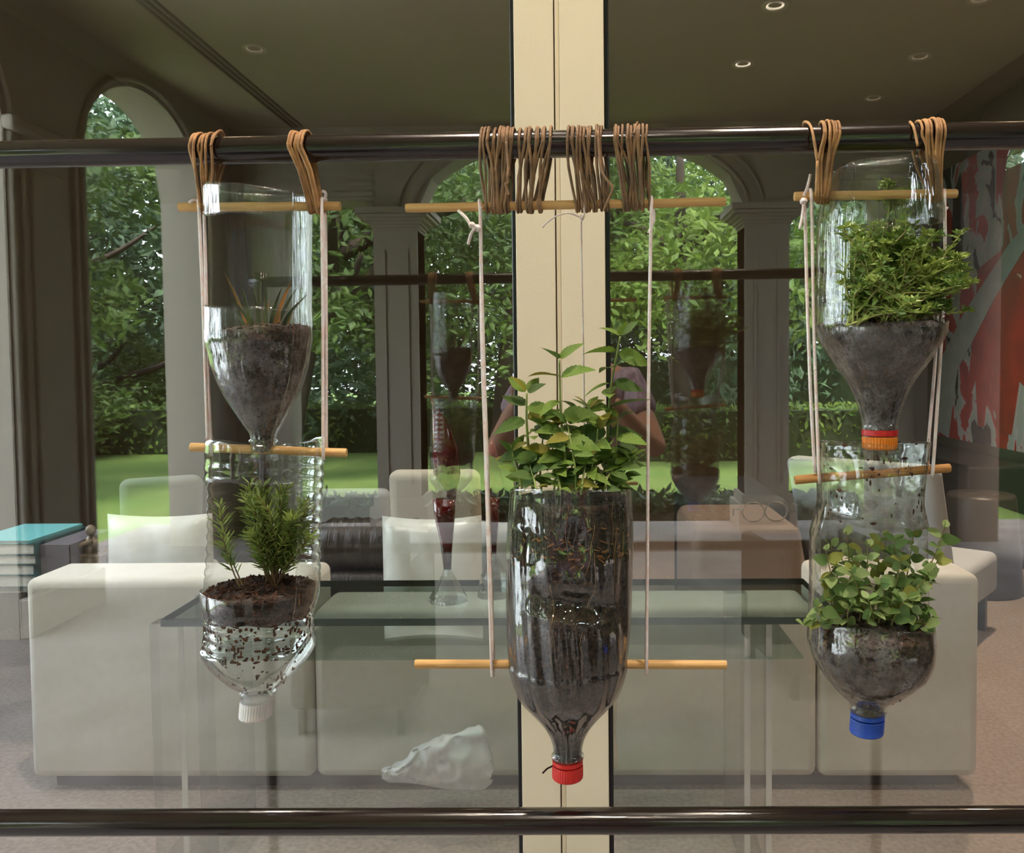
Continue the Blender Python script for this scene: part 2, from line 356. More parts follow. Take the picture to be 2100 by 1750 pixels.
struct(MB().box(-SX - 1, SX + 1, YA - .36, G + .02, -0.12, 0).build('floor', 'patio_stone'), 'pale stone patio floor in front of the windows')
struct(MB().box(-SX - .4, SX + .4, YA - .5, G + .2, HZ, HZ + .2).build('ceiling', 'patio_ceiling'), 'patio ceiling with round downlights, mirrored in the glass')
for px0, sx in ((0, 1),):
    s = MB()
    a = M(300, 0, 2.05 * F / 745); b = M(608, 258, 2.05 * F / 487)
    xs = b.x
    for k in range(3): s.box(xs - .05 + k * .045, xs - .03 + k * .045, YA + .05, -0.6, HZ - .008, HZ + .004)
    tag(s.build('slot_diffuser', 'slot_dark'), 'long triple slot air diffuser in the ceiling, upper left', 'air vent')
for i, (px, py, lit, lab) in enumerate(((1590, 31, 1, 'large round downlight nearest the top edge, right of the post'), (1524, 146, 1, 'round downlight below and left of the large one in the ceiling'),
        (1792, 218, 0, 'small round downlight just above the dark rail, right side'), (1887, 137, 0, 'faint round downlight above the right hanging cords'), (2012, 24, 0, 'faint round downlight in the top right corner'), (521, 101, 0, 'round downlight beside the slot diffuser, left side'))):
    D = 2.05 * F / (746 - py); p = M(px, py, D)
    d = thing('downlight', lab, 'downlight', (p.x, p.y, HZ), 'ceiling downlights')
    MB().lathe([(.052, HZ - .004), (.075, HZ - .010), (.08, HZ)], 24, lambda z: (p.x, p.y), False, False).build('trim_ring', 'downlight_trim', d, True)
    MB().lathe([(.053, HZ - .003), (.04, HZ + .0), (.0005, HZ + .001)], 20, lambda z: (p.x, p.y), False, False).build('lens', 'lamp_soft' if lit else 'lamp_dim', d)
# more lit downlights over the rail (out of frame, they give the warm streaks on the lacquer)
for x, y, nm in ((-.25, .55, 'left'), (.55, .5, 'right'), (.1, -.7, 'rear')):
    d = thing('downlight', 'lit patio downlight above the hanging bottles, %s one above the frame' % nm, 'downlight', (x, y, HZ), 'patio downlights overhead')
    MB().lathe([(.052, HZ - .004), (.075, HZ - .010), (.08, HZ)], 24, lambda z: (x, y), False, False).build('trim_ring', 'downlight_trim', d, True)
    MB().lathe([(.053, HZ - .003), (.0005, HZ - .002)], 20, lambda z: (x, y), False, False).build('lens', 'lamp_glow', d)
    l = bpy.data.lights.new('bulb', 'SPOT'); l.energy = 80; l.color = (1, .86, .7); l.spot_size = R(95); l.spot_blend = .8; l.shadow_soft_size = .05
    lo = bpy.data.objects.new('bulb', l); COL.objects.link(lo); lo.location = (x, y, HZ - .02); put(lo, d)

# --- window wall
mx0 = P(1062, 800, G - .05).x; mx1 = P(1243, 800, G - .05).x
xa = P(1143, 800, G - .05).x; xb = P(1153, 800, G - .05).x
mul = struct(MB().box(mx0 + .002, mx1 - .002, G - .04, G + .10, 0, HZ).build('trim_1', 'seam_dark'), 'cream painted post between the two big panes')
MB().box(mx0, xa - .0009, G - .055, G - .04, 0, HZ).build('board', 'cream_paint', mul, bevel=.001)
MB().box(xa + .0009, xb, G - .052, G - .04, 0, HZ).build('bead', 'cream_paint', mul)
MB().box(xb + .0006, mx1, G - .055, G - .04, 0, HZ).build('board', 'cream_paint', mul, bevel=.001)
MB().box(xb, xb + .0006, G - .053, G - .04, 0, HZ).build('seam', 'seam_tan', mul)
for i, (x0, x1) in enumerate(((-SX, mx0), (mx1, SX))):
    wd = struct(MB().box(x0 + .006 * (i == 1), x1 - .006 * (i == 0), G, G + .008, 0, HZ).build('window_%d' % (i + 1), 'window_glass'), ('large reflective glass pane left of the post', 'large reflective glass pane right of the post')[i])
    xg = x1 if i == 0 else x0; s = -1 if i == 0 else 1
    MB().box(min(xg, xg + s * .008), max(xg, xg + s * .008), G - .03, G + .03, 0, HZ).build('gasket', 'black_gasket', wd, bevel=.002)

# --- room behind the glass
RX, RY = 3.2, 8.2
struct(MB().box(-RX - .3, RX + .3, G + .02, RY, -.12, 0).build('floor_room', 'carpet'), 'beige carpet of the room behind the glass')
struct(MB().box(-RX - .3, RX + .3, G + .02, RY, HZ - .05, HZ + .15).build('ceiling_room', 'room_ceiling'), 'ceiling of the room behind the glass')
struct(MB().box(-RX - .3, RX + .3, RY, RY + .15, 0, HZ).build('wall_far', 'room_wall'), 'far wall of the room behind the glass')
struct(MB().box(RX, RX + .2, G + .1, RY, 0, HZ).build('wall_room_right', 'room_wall'), 'right wall of the room, with the painting')
wl = MB().box(-RX - .2, -RX, G + .1, 2.0, 0, HZ).box(-RX - .2, -RX, 3.9, RY, 0, HZ).box(-RX - .2, -RX, 2.0, 3.9, 0, 1.0).box(-RX - .2, -RX, 2.0, 3.9, 3.0, HZ)
struct(wl.build('wall_room_left', 'room_wall'), 'left wall of the room behind the glass, with a window')
w3 = struct(MB().box(-RX - .11, -RX - .1, 2.0, 3.9, 1.0, 3.0).build('window_3', 'acrylic'), 'side window of the room behind the glass')
MB().box(-RX - .13, -RX - .07, 2.92, 2.98, 1.0, 3.0).build('mullion', 'room_wall', w3)
for x, y, nm in ((1.5, 2.25, 'right'), (2.25, 4.6, 'far right'), (-.6, 4.2, 'middle'), (-1.2, 2.25, 'left')):  # unseen lamps added to brighten the sofa and the painting
    d = thing('downlight', 'added fill lamp for the room behind the glass, %s one above the frame' % nm, 'downlight', (x, y, HZ - .05), 'added room fill lamps')
    MB().lathe([(.055, HZ - .055), (.08, HZ - .06), (.085, HZ - .05)], 20, lambda z: (x, y), False, False).build('trim_ring', 'downlight_trim', d, True)
    MB().lathe([(.054, HZ - .054), (.0005, HZ - .053)], 16, lambda z: (x, y), False, False).build('lens', 'lamp_glow', d)
    l = bpy.data.lights.new('bulb', 'SPOT'); l.energy = 125 if x < 1 else 110 if x < 2 else 300; l.color = (1, .92, .8) if x < 1 else (1, .8, .58); l.spot_size = R(90 if x < 2 else 120); l.spot_blend = .7; l.shadow_soft_size = .05
    lo = bpy.data.objects.new('bulb', l); COL.objects.link(lo); lo.location = (x, y, HZ - .07); put(lo, d)

# --- garden
struct(MB().box(-40, 40, -45, YA - .3, -.5, -.06).box(-40, -SX - .3, YA - .3, 25, -.5, -.06).box(SX + .3, 40, YA - .3, 25, -.5, -.06).build('ground', 'lawn'), 'bright green lawn beyond the arches, mirrored in the glass')
def leaf_cloud(n, fn, size, seed):
    rs = random.Random(seed); m = MB()
    for _ in range(n):
        c = Vector(fn(rs)); q = Quaternion((rs.gauss(0, 1), rs.gauss(0, 1), rs.gauss(0, 1), rs.gauss(0, 1))).normalized()
        s = size * rs.uniform(.6, 1.3); a = q @ Vector((s, 0, 0)); b = q @ Vector((0, s * .42, 0)); u = q @ Vector((0, 0, s * .12))
        m.add([c - a, c - b + u, c + a, c + b + u], [(0, 1, 2, 3)])
    return m
def hedge(label, x0, x1, y0, y1, z1, matn, seed, dens=260):
    h = thing('hedge', label, 'hedge', ((x0 + x1) / 2, (y0 + y1) / 2, -.06), 'clipped hedges in the garden')
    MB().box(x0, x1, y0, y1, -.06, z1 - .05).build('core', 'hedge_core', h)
    def f(rs):
        k = rs.random()
        if k < .45: return (rs.uniform(x0, x1), y1 + rs.uniform(-.04, .06), rs.uniform(-.05, z1))
        if k < .9: return (rs.uniform(x0, x1), rs.uniform(y0, y1), z1 + rs.gauss(-.02, .03))
        return (rs.choice((x0, x1)) + rs.uniform(-.04, .04), rs.uniform(y0, y1), rs.uniform(0, z1))
    lv = leaf_cloud(int((x1 - x0) * dens), f, .065, seed).build('leaves', matn, h); lv['kind'] = 'stuff'
zlow = M(1450, 838, 13).z; zhigh = M(1450, 736, 16).z
hedge('low clipped hedge with a bright top, mirrored right of the post', .9, 8, 2 * G - 13.8, 2 * G - 13, zlow, 'leaf_c', 1)
hedge('tall dark hedge behind the low one, mirrored right of the post', -1, 9, 2 * G - 17.2, 2 * G - 16.2, zhigh, 'leaf_b', 2, 330)
hedge('clipped hedge across the lawn, mirrored left of the post', -14, -1.2, 2 * G - 15.5, 2 * G - 14.6, .75, 'leaf_c', 3)
hedge('knee-high planting strip along the patio edge under the wide arch', -2.6, 2.6, YA - 1.05, YA - .62, .16, 'leaf_b', 4, 420)
hedge('clipped hedge beyond the left side arch', -9.5, -8.4, -14, 2, .8, 'leaf_c', 5, 500)
hedge('high dark hedge close outside the right side arch', 4.3, 5.3, -9, 1.2, 3.4, 'leaf_b', 6, 900)
def crown(n, rx, ry, rz, size, seed, lumps=9):
    rs0 = random.Random(seed)
    L = [(rs0.gauss(0, .5) * rx, rs0.gauss(0, .5) * ry, rs0.gauss(0, .5) * rz, rs0.uniform(.22, .42)) for _ in range(lumps)]
    def f(rs):
        a = rs.choice(L); v = Vector((rs.gauss(0, 1), rs.gauss(0, 1), rs.gauss(0, 1))).normalized() * (rs.random() ** .4)
        return (a[0] + v.x * a[3] * rx, a[1] + v.y * a[3] * ry, a[2] + v.z * a[3] * rz)
    return leaf_cloud(n, f, size, seed)
CR = {}
def tree(label, x, y, h, rx, rz, matn, seed, trunk=.16, lean=0, zc=None, n=15000, droop=False):
    t = thing('tree', label, 'tree', (x, y, -.06), 'trees in the garden')
    key = (matn, seed % 3)
    if key not in CR: CR[key] = crown(n, 1, 1, 1, .030, 50 + seed, 26).mesh('crown', matn)
    o = bpy.data.objects.new('crown', CR[key]); COL.objects.link(o); put(o, t)
    zc = zc or h - rz
    o.location = (x + lean, y, zc); o.scale = (rx, rx, rz); o.rotation_euler = (0, 0, seed * 1.3); o['kind'] = 'stuff'
    rs = random.Random(seed)
    b = MB().tube([(x, y, -.06), (x + lean * .25, y, zc * .35), (x + lean * .6, y + .1, zc * .7), (x + lean, y, zc + rz * .3)], [trunk, trunk * .85, trunk * .7, trunk * .3], 8, smooth=4)
    b.build('trunk', 'bark', t, True)
    for k in range(5):
        a = rs.uniform(0, 6.28); z0 = zc * rs.uniform(.45, .85); L = rx * rs.uniform(.6, 1.0); f = z0 / zc
        p0 = Vector((x + lean * f, y, z0)); d = Vector((math.cos(a), math.sin(a) * .6, .35)) * L
        MB().tube([p0, p0 + d * .4 + Vector((0, 0, .15)), p0 + d * .75 + Vector((0, 0, .1)), p0 + d + Vector((0, 0, -.1 if droop else .3))], [trunk * .55, trunk * .42, trunk * .3, trunk * .12], 6, smooth=4).build('branch', 'bark', t, True)
tree('broad bright green tree filling the wide arch right of the post', 1.6, 2 * G - 13.5, 7, 3.0, 2.5, 'leaf_c', 1, droop=True, zc=4.1)
tree('dark tree behind the broad one, near the right porch column', 4.6, 2 * G - 19, 9, 3.8, 4.2, 'leaf_b', 2, zc=4.2)
tree('leafy tree mirrored in the wide arch left of the post', -1.4, 2 * G - 14.5, 7.5, 2.8, 2.6, 'leaf_a', 3, lean=.6, zc=4.2)
tree('dark spreading tree mirrored left of the left porch column', -4.4, 2 * G - 12.5, 8, 2.8, 2.6, 'leaf_a', 4, lean=1.2, trunk=.22, zc=4.0)
tree('deep green tree far across the lawn behind the post', -.6, 2 * G - 23, 10, 5.0, 4.6, 'leaf_b', 5, zc=4.6)
tree('old tree with a thick leaning trunk inside the left side arch', -6.4, 2 * G - 8.4, 7, 2.6, 2.4, 'leaf_a', 7, lean=-.5, trunk=.24, zc=3.9)
tree('dark tree behind the old one in the left side arch', -9.5, 2 * G - 13, 9, 3.6, 3.8, 'leaf_b', 8, zc=4.2)
tree('tree at the far left edge beyond the near side arch', -8.6, 2 * G - 5.6, 8, 3.0, 3.4, 'leaf_a', 9, zc=4.0)
tree('far tree closing the garden at left', -7.5, 2 * G - 21, 10, 5.0, 4.4, 'leaf_b', 11, zc=4.4)
tree('far tree closing the garden at right', 8.5, 2 * G - 22, 10, 5.0, 4.6, 'leaf_b', 12, zc=4.4)

for k, (x, d, h, rx, mt) in enumerate(((-13, 24, 5, 5.5, 'leaf_b'), (-4, 27, 5, 6, 'leaf_b'), (4.5, 27, 5, 6, 'leaf_b'), (13, 25, 5, 6, 'leaf_b'), (-10.5, 17, 3.2, 3.2, 'leaf_a'), (-14, 8, 4, 4, 'leaf_b'))):
    tree('wide dark shrub mass closing the garden, %s' % ('far left', 'left of the post', 'right of the post', 'far right', 'behind the left side arch', 'at the extreme left')[k], x, 2 * G - d, h, rx, h * .62, mt, 20 + k, zc=h * .38, trunk=.2)
struct(MB().box(-16, -4.25, -2.2, 3.2, -.2, -.02).build('floor_reflector', 'reflector_white'), 'added pale reflector slab beside the patio, out of the frame')  # unseen bright slab added to give the bottles their white streaks

def patio_chair(label, px0, px1, ytop, ybot, D, rot=0):
    z0 = 0; k = D / F; x0 = M(px0, 1200, D).x; x1 = M(px1, 1200, D).x; w_ = abs(x1 - x0); zt_ = M(px0, ytop, D).z; yy = 2 * G - D; xc = (x0 + x1) / 2
    t = thing('patio_armchair', label, 'armchair', (xc, yy, 0), 'dark patio armchairs')
    mt = Matrix.Translation((xc, yy, 0)) @ Matrix.Rotation(rot, 4, 'Z'); h = w_ / 2
    MB().box(-h, h, -.07, .0, .1, zt_, mt).build('backrest', 'wicker', t, bevel=.035, seg=4)
    MB().box(-h + .065, h - .065, -.6, -.075, .1, .36, mt).build('seat_base', 'wicker', t, bevel=.02, seg=3)
    MB().box(-h + .07, h - .07, -.6, -.08, .362, .46, mt).build('seat_cushion', 'grey_fabric', t, bevel=.035, seg=4)
    for s_ in (-1, 1): MB().box(min(s_ * h, s_ * (h - .06)), max(s_ * h, s_ * (h - .06)), -.6, -.075, .1, .62, mt).build('arm', 'wicker', t, bevel=.02, seg=3)
    for a_ in (-h + .03, h - .06):
        for b_ in (-.58, -.05): MB().box(a_, a_ + .03, b_, b_ + .03, 0, .1, mt).build('leg', 'black_satin', t)
patio_chair('dark wicker patio armchair mirrored low in the left pane', 585, 838, 1085, 1525, 3.25)
patio_chair('dark wicker patio armchair mirrored low in the right pane, slightly turned', 1610, 1880, 1110, 1450, 3.62, -.15)

# ================================================================== STAND WITH RAILS
YR = 0.75; PXM = YR / F
zt = P(1160, 294, YR).z; zb = P(1160, 1684, YR).z; rt = 27.5 * PXM
tl = P(300, 312, YR); tr = P(1800, 283, YR)
slope = (tr.z - tl.z) / (tr.x - tl.x)
bl = P(300, 1687, YR); br = P(1800, 1682, YR); slope2 = (br.z - bl.z) / (br.x - bl.x)
xl, xr = -.707, .66
st = thing('rail_stand', 'dark lacquered tube stand whose two rails carry the hanging bottles', 'stand', (0, YR, 0))
zt_at = lambda x: tl.z + slope * (x - tl.x); zb_at = lambda x: bl.z + slope2 * (x - bl.x)
def rod(x0, x1, zf, r):
    n = 40
    return MB().tube([(x0 + (x1 - x0) * i / n, YR, zf(x0 + (x1 - x0) * i / n)) for i in range(n + 1)], r, 28)
rod(xl - .02, xr + .02, zt_at, rt).build('upper_rail', 'lacquer', st, True)
rod(xl, xr, zb_at, rt * .97).build('lower_rail', 'lacquer', st, True)
for x in (xl, xr):
    MB().tube([(x, YR, .03), (x, YR, zt_at(x) + .02)], rt, 20).build('post', 'lacquer', st, True)
    MB().tube([(x, YR - .3, .02), (x, YR + .3, .02)], rt * .8, 16).build('foot', 'lacquer', st, True)

# ================================================================== DOWELS, CORDS, STRINGS
DR = 9.2 * PXM
def dowel(label, p0, p1, material='pine', Y=YR, r=DR):
    a = P(*p0, Y); b = P(*p1, Y)
    n = 10
    m = MB().tube([a, a + (b - a) * .006] + [a + (b - a) * (i / n) + Vector((0, rnd(-.0003, .0003), rnd(-.0003, .0003))) for i in range(1, n)] + [b - (b - a) * .006, b], [r * .9, r] + [r] * (n - 1) + [r, r * .9], 14)
    o = m.build('dowel', material, None, True); o.data.set_sharp_from_angle(angle=R(50))
    tag(o, label, 'wooden rod', 'pine dowels of the hanging planters'); return a, b
DA1 = dowel('short pine dowel through the top of the tall clear bottle, upper left', (367, 425), (698, 423))
DB1 = dowel('short pine dowel through the rim of the rosemary bottle, sloping down right', (391, 917), (711, 929))
DC1 = dowel('long pine dowel wrapped with cord in front of the cream post', (832, 427), (1488, 414))
DC2 = dowel('long pine dowel through the lower part of the mint bottle', (851, 1362), (1490, 1364))
DD1 = dowel('short pine dowel through the top of the thyme bottle, upper right', (1629, 403), (1962, 397))
DE1 = dowel('short tilted dowel through the soil-specked bottle, rising to the right', (1630, 985), (1948, 960), 'pine_worn')

def wrap(label, top_px, bot_px, dz, n, seed, material='leather_cord', cr=3.1, tails=(), rail_pad=1.0):
    """cord wound round the rail and the dowel; top_px / bot_px: x ranges on rail and dowel"""
    rs = random.Random(seed); c = cr * PXM
    a, b = dz
    o = thing('cord_wrap', label, 'cord', P((top_px[0] + top_px[1]) / 2, 420, YR), 'leather cord windings')
    for k in range(n):
        f = (k + .5) / n
        wob = 6.5 if n > 9 else 3.5
        xt = top_px[0] + (top_px[1] - top_px[0]) * f + rs.uniform(-wob, wob) * .7; xbm = bot_px[0] + (bot_px[1] - bot_px[0]) * f + rs.uniform(-wob, wob)
        if n > 9 and k % 5 == 2: xbm = bot_px[0] + (bot_px[1] - bot_px[0]) * min(1, max(0, f + rs.choice((-.32, .32))))
        xtb = xt + rs.uniform(2, 9); xbb = xbm + rs.uniform(1, 5)
        X = lambda px: P(px, 400, YR).x
        xt, xbm, xtb, xbb = X(xt), X(xbm), X(xtb), X(xbb)
        zr = zt_at(xt); t = (xbm - a.x) / (b.x - a.x); zd = a.z + (b.z - a.z) * t
        R1 = rt + c * (1.1 + rs.uniform(0, 1.6)); R2 = DR + c * (1 + rs.uniform(0, .8))
        pts = []
        for i in range(9):                       # over the rail, back to front
            an = R(-10 + 200 * i / 8); u = i / 8
            pts.append(Vector((xtb + (xt - xtb) * u, YR + math.cos(an) * R1, zr + math.sin(an) * R1 * (1.0 if math.sin(an) > 0 else 1))))
        bow = rs.uniform(-.0026, .0026)
        pts.append(Vector(((xt + xbm) / 2 + bow, YR - (R1 * .55 + R2 * .45), (zr + zd) / 2 + .004)))
        for i in range(7):                       # under the dowel, front to back
            an = R(180 + 180 * i / 6); u = i / 6
            pts.append(Vector((xbm + (xbb - xbm) * u, YR + math.cos(an) * R2, zd + math.sin(an) * R2)))
        pts.append(Vector(((xtb + xbb) / 2 - bow, YR + (R1 * .55 + R2 * .45), (zr + zd) / 2)))
        MB().tube(pts, [c * rs.uniform(.85, 1.1)] * len(pts), 6, closed=True, smooth=2).build('loop', material, o, True)
    for tl_ in tails:
        MB().tube([P(x, y, YR - rt - .006 - j) for x, y, j in tl_], c * .9, 6, smooth=5).build('tail', material, o, True)
    return o
wrap('tan leather cord looped over the rail at the left end of the upper left dowel', (404, 452), (412, 434), DA1, 6, 1, tails=[((432, 300, .0), (440, 278, -.004), (452, 268, -.016), (460, 278, -.03))])
wrap('tan leather cord looped over the rail at the right end of the upper left dowel', (600, 634), (630, 655), DA1, 6, 2)
wrap('dense brown cord winding farthest left on the long central dowel', (990, 1056), (996, 1046), DC1, 13, 3, 'leather_cord_dark', 3.0, tails=[((1038, 290, 0), (1042, 340, .001), (1041, 362, .003), (1043, 374, .001), (1037, 378, 0), (1044, 400, 0))])
wrap('brown cord winding second from left on the central dowel, fanned out at the top', (1066, 1138), (1064, 1108), DC1, 10, 4, 'leather_cord_dark', 3.0)
wrap('brown cord winding third from left on the central dowel, slanting down right', (1160, 1236), (1174, 1250), DC1, 11, 5, 'leather_cord_dark', 3.0, tails=[((1226, 268, 0), (1232, 340, .002), (1242, 366, .004), (1256, 384, .004), (1250, 405, .003), (1238, 432, .001))])
wrap('brown cord winding farthest right on the central dowel', (1254, 1326), (1272, 1330), DC1, 12, 6, 'leather_cord_dark', 3.0, tails=[((1300, 275, 0), (1304, 258, -.008), (1308, 251, -.01))])
wrap('tan leather cord looped over the rail at the left end of the upper right dowel', (1678, 1712), (1676, 1700), DD1, 7, 7, tails=[((1676, 330, .001), (1668, 280, .002), (1661, 256, -.008), (1650, 250, -.012), (1648, 258, -.016)), ((1674, 400, 0), (1676, 330, .001))])
wrap('tan leather cord looped over the rail at the right end of the upper right dowel', (1876, 1926), (1902, 1926), DD1, 8, 8, tails=[((1882, 300, .001), (1874, 262, -.004), (1866, 250, -.012))])

def string(label, strands, tails=(), knots=(), r=3.5):
    o = thing('string', label, 'string', P(strands[0][0][0], strands[0][0][1], YR), 'pink strings of the hanging planters')
    for s_ in strands:
        pts = [P(x, y, YR - dy) for x, y, dy in s_]
        MB().tube(pts, r * PXM, 7, smooth=6).build('strand', 'pink_string', o, True)
    for s_ in tails:
        MB().tube([P(x, y, YR - dy) for x, y, dy in s_], r * .9 * PXM, 7, smooth=5).build('tail', 'pink_string', o, True)
    for x, y, dy, k in knots:
        c = P(x, y, YR - dy); m = MB()
        for q in range(3):
            n = 10; ax = Vector((rnd(-1, 1), rnd(-1, 1), rnd(-1, 1))).normalized(); u = ax.orthogonal().normalized(); v = ax.cross(u)
            m.tube([c + (u * math.cos(6.283 * i / n) + v * math.sin(6.283 * i / n)) * k * PXM * .7 for i in range(n)], r * .95 * PXM, 6, closed=True)
        m.build('knot', 'pink_string', o, True)
    return o
f = DR + .0013
string('pink string pair left of the upper left bottle', [((407, 424, -f), (407, 414, 0), (408, 424, f), (414, 560, .006), (420, 720, .006), (426, 905, f), (427, 925, f), (428, 936, 0), (428, 925, -f)), ((418, 432, -f * .6), (419, 440, f * .2), (423, 600, .001), (428, 800, .0), (433, 920, f), (434, 932, 0))],
       [((404, 412, 0), (396, 411, .004), (388, 416, .006))])
string('pink string pair right of the upper left bottle', [((663, 424, -f), (661, 413, 0), (660, 424, f), (662, 600, .004), (662, 760, .004), (663, 924, f), (664, 938, 0), (664, 926, -f)), ((667, 434, -f * .4), (668, 500, 0), (669, 700, 0), (669, 900, -.003), (670, 918, -f))],
       [((666, 410, 0), (668, 400, .002), (666, 394, .003), (661, 392, .003))], [(665, 410, 0, 5)])
string('long pink string with a big loose knot left of the mint bottle', [((982, 422, -f), (983, 411, 0), (984, 424, f), (986, 470, .004), (988, 700, .002), (998, 1000, .002), (1008, 1355, f), (1011, 1374, 0), (1011, 1360, -f)), ((987, 424, f), (985, 460, .005), (991, 700, .003), (1001, 1000, .003), (1012, 1352, f))],
       [((940, 432, .004), (955, 446, .008), (964, 460, .008)), ((974, 468, .008), (966, 480, .008), (960, 502, .006))], [(968, 462, .008, 6), (979, 468, .007, 7)])
string('long pink string right of the mint bottle', [((1337, 416, -f), (1336, 405, 0), (1336, 418, f), (1334, 520, .004), (1330, 800, .003), (1328, 1100, .003), (1326, 1355, f), (1327, 1376, 0), (1327, 1362, -f))],
       [((1340, 430, .0), (1341, 452, .002), (1330, 478, .003))])
string('thin pink string knotted behind the cord, hanging in front of the cream post', [((1196, 420, -f), (1196, 410, 0), (1197, 420, f), (1198, 440, .004), (1193, 452, .003), (1192, 470, -.01), (1194, 600, -.02), (1197, 760, -.03), (1199, 905, -.035))],
       [((1190, 446, .004), (1165, 437, .006), (1140, 444, .006), (1120, 458, .006), (1112, 467, .006))], [(1194, 446, .004, 6)], r=1.9)
string('pink string pair left of the upper right bottle', [((1648, 424, .002), (1651, 440, .003), (1655, 600, .004), (1662, 800, .004), (1671, 970, .002)), ((1662, 402, -f), (1661, 390, 0), (1664, 402, f), (1666, 500, .004), (1670, 700, .004), (1677, 900, .005), (1680, 975, f), (1681, 990, 0), (1680, 978, -f))],
       [((1648, 402, .004), (1656, 384, .002), (1662, 358, 0)), ((1648, 420, .006), (1645, 445, .006), (1640, 470, .006))], [(1648, 413, .005, 7)])
string('pink string pair right of the upper right bottle', [((1937, 400, -f), (1936, 390, 0), (1937, 402, f), (1938, 480, .002), (1936, 600, -.005), (1927, 760, -.002), (1914, 955, f), (1911, 974, 0), (1911, 962, -f)), ((1923, 600, -.02), (1918, 740, -.015), (1905, 900, -.005), (1903, 962, -f))],
       [((1936, 424, .002), (1943, 428, .004)), ((1936, 426, .0), (1922, 420, -.002))])

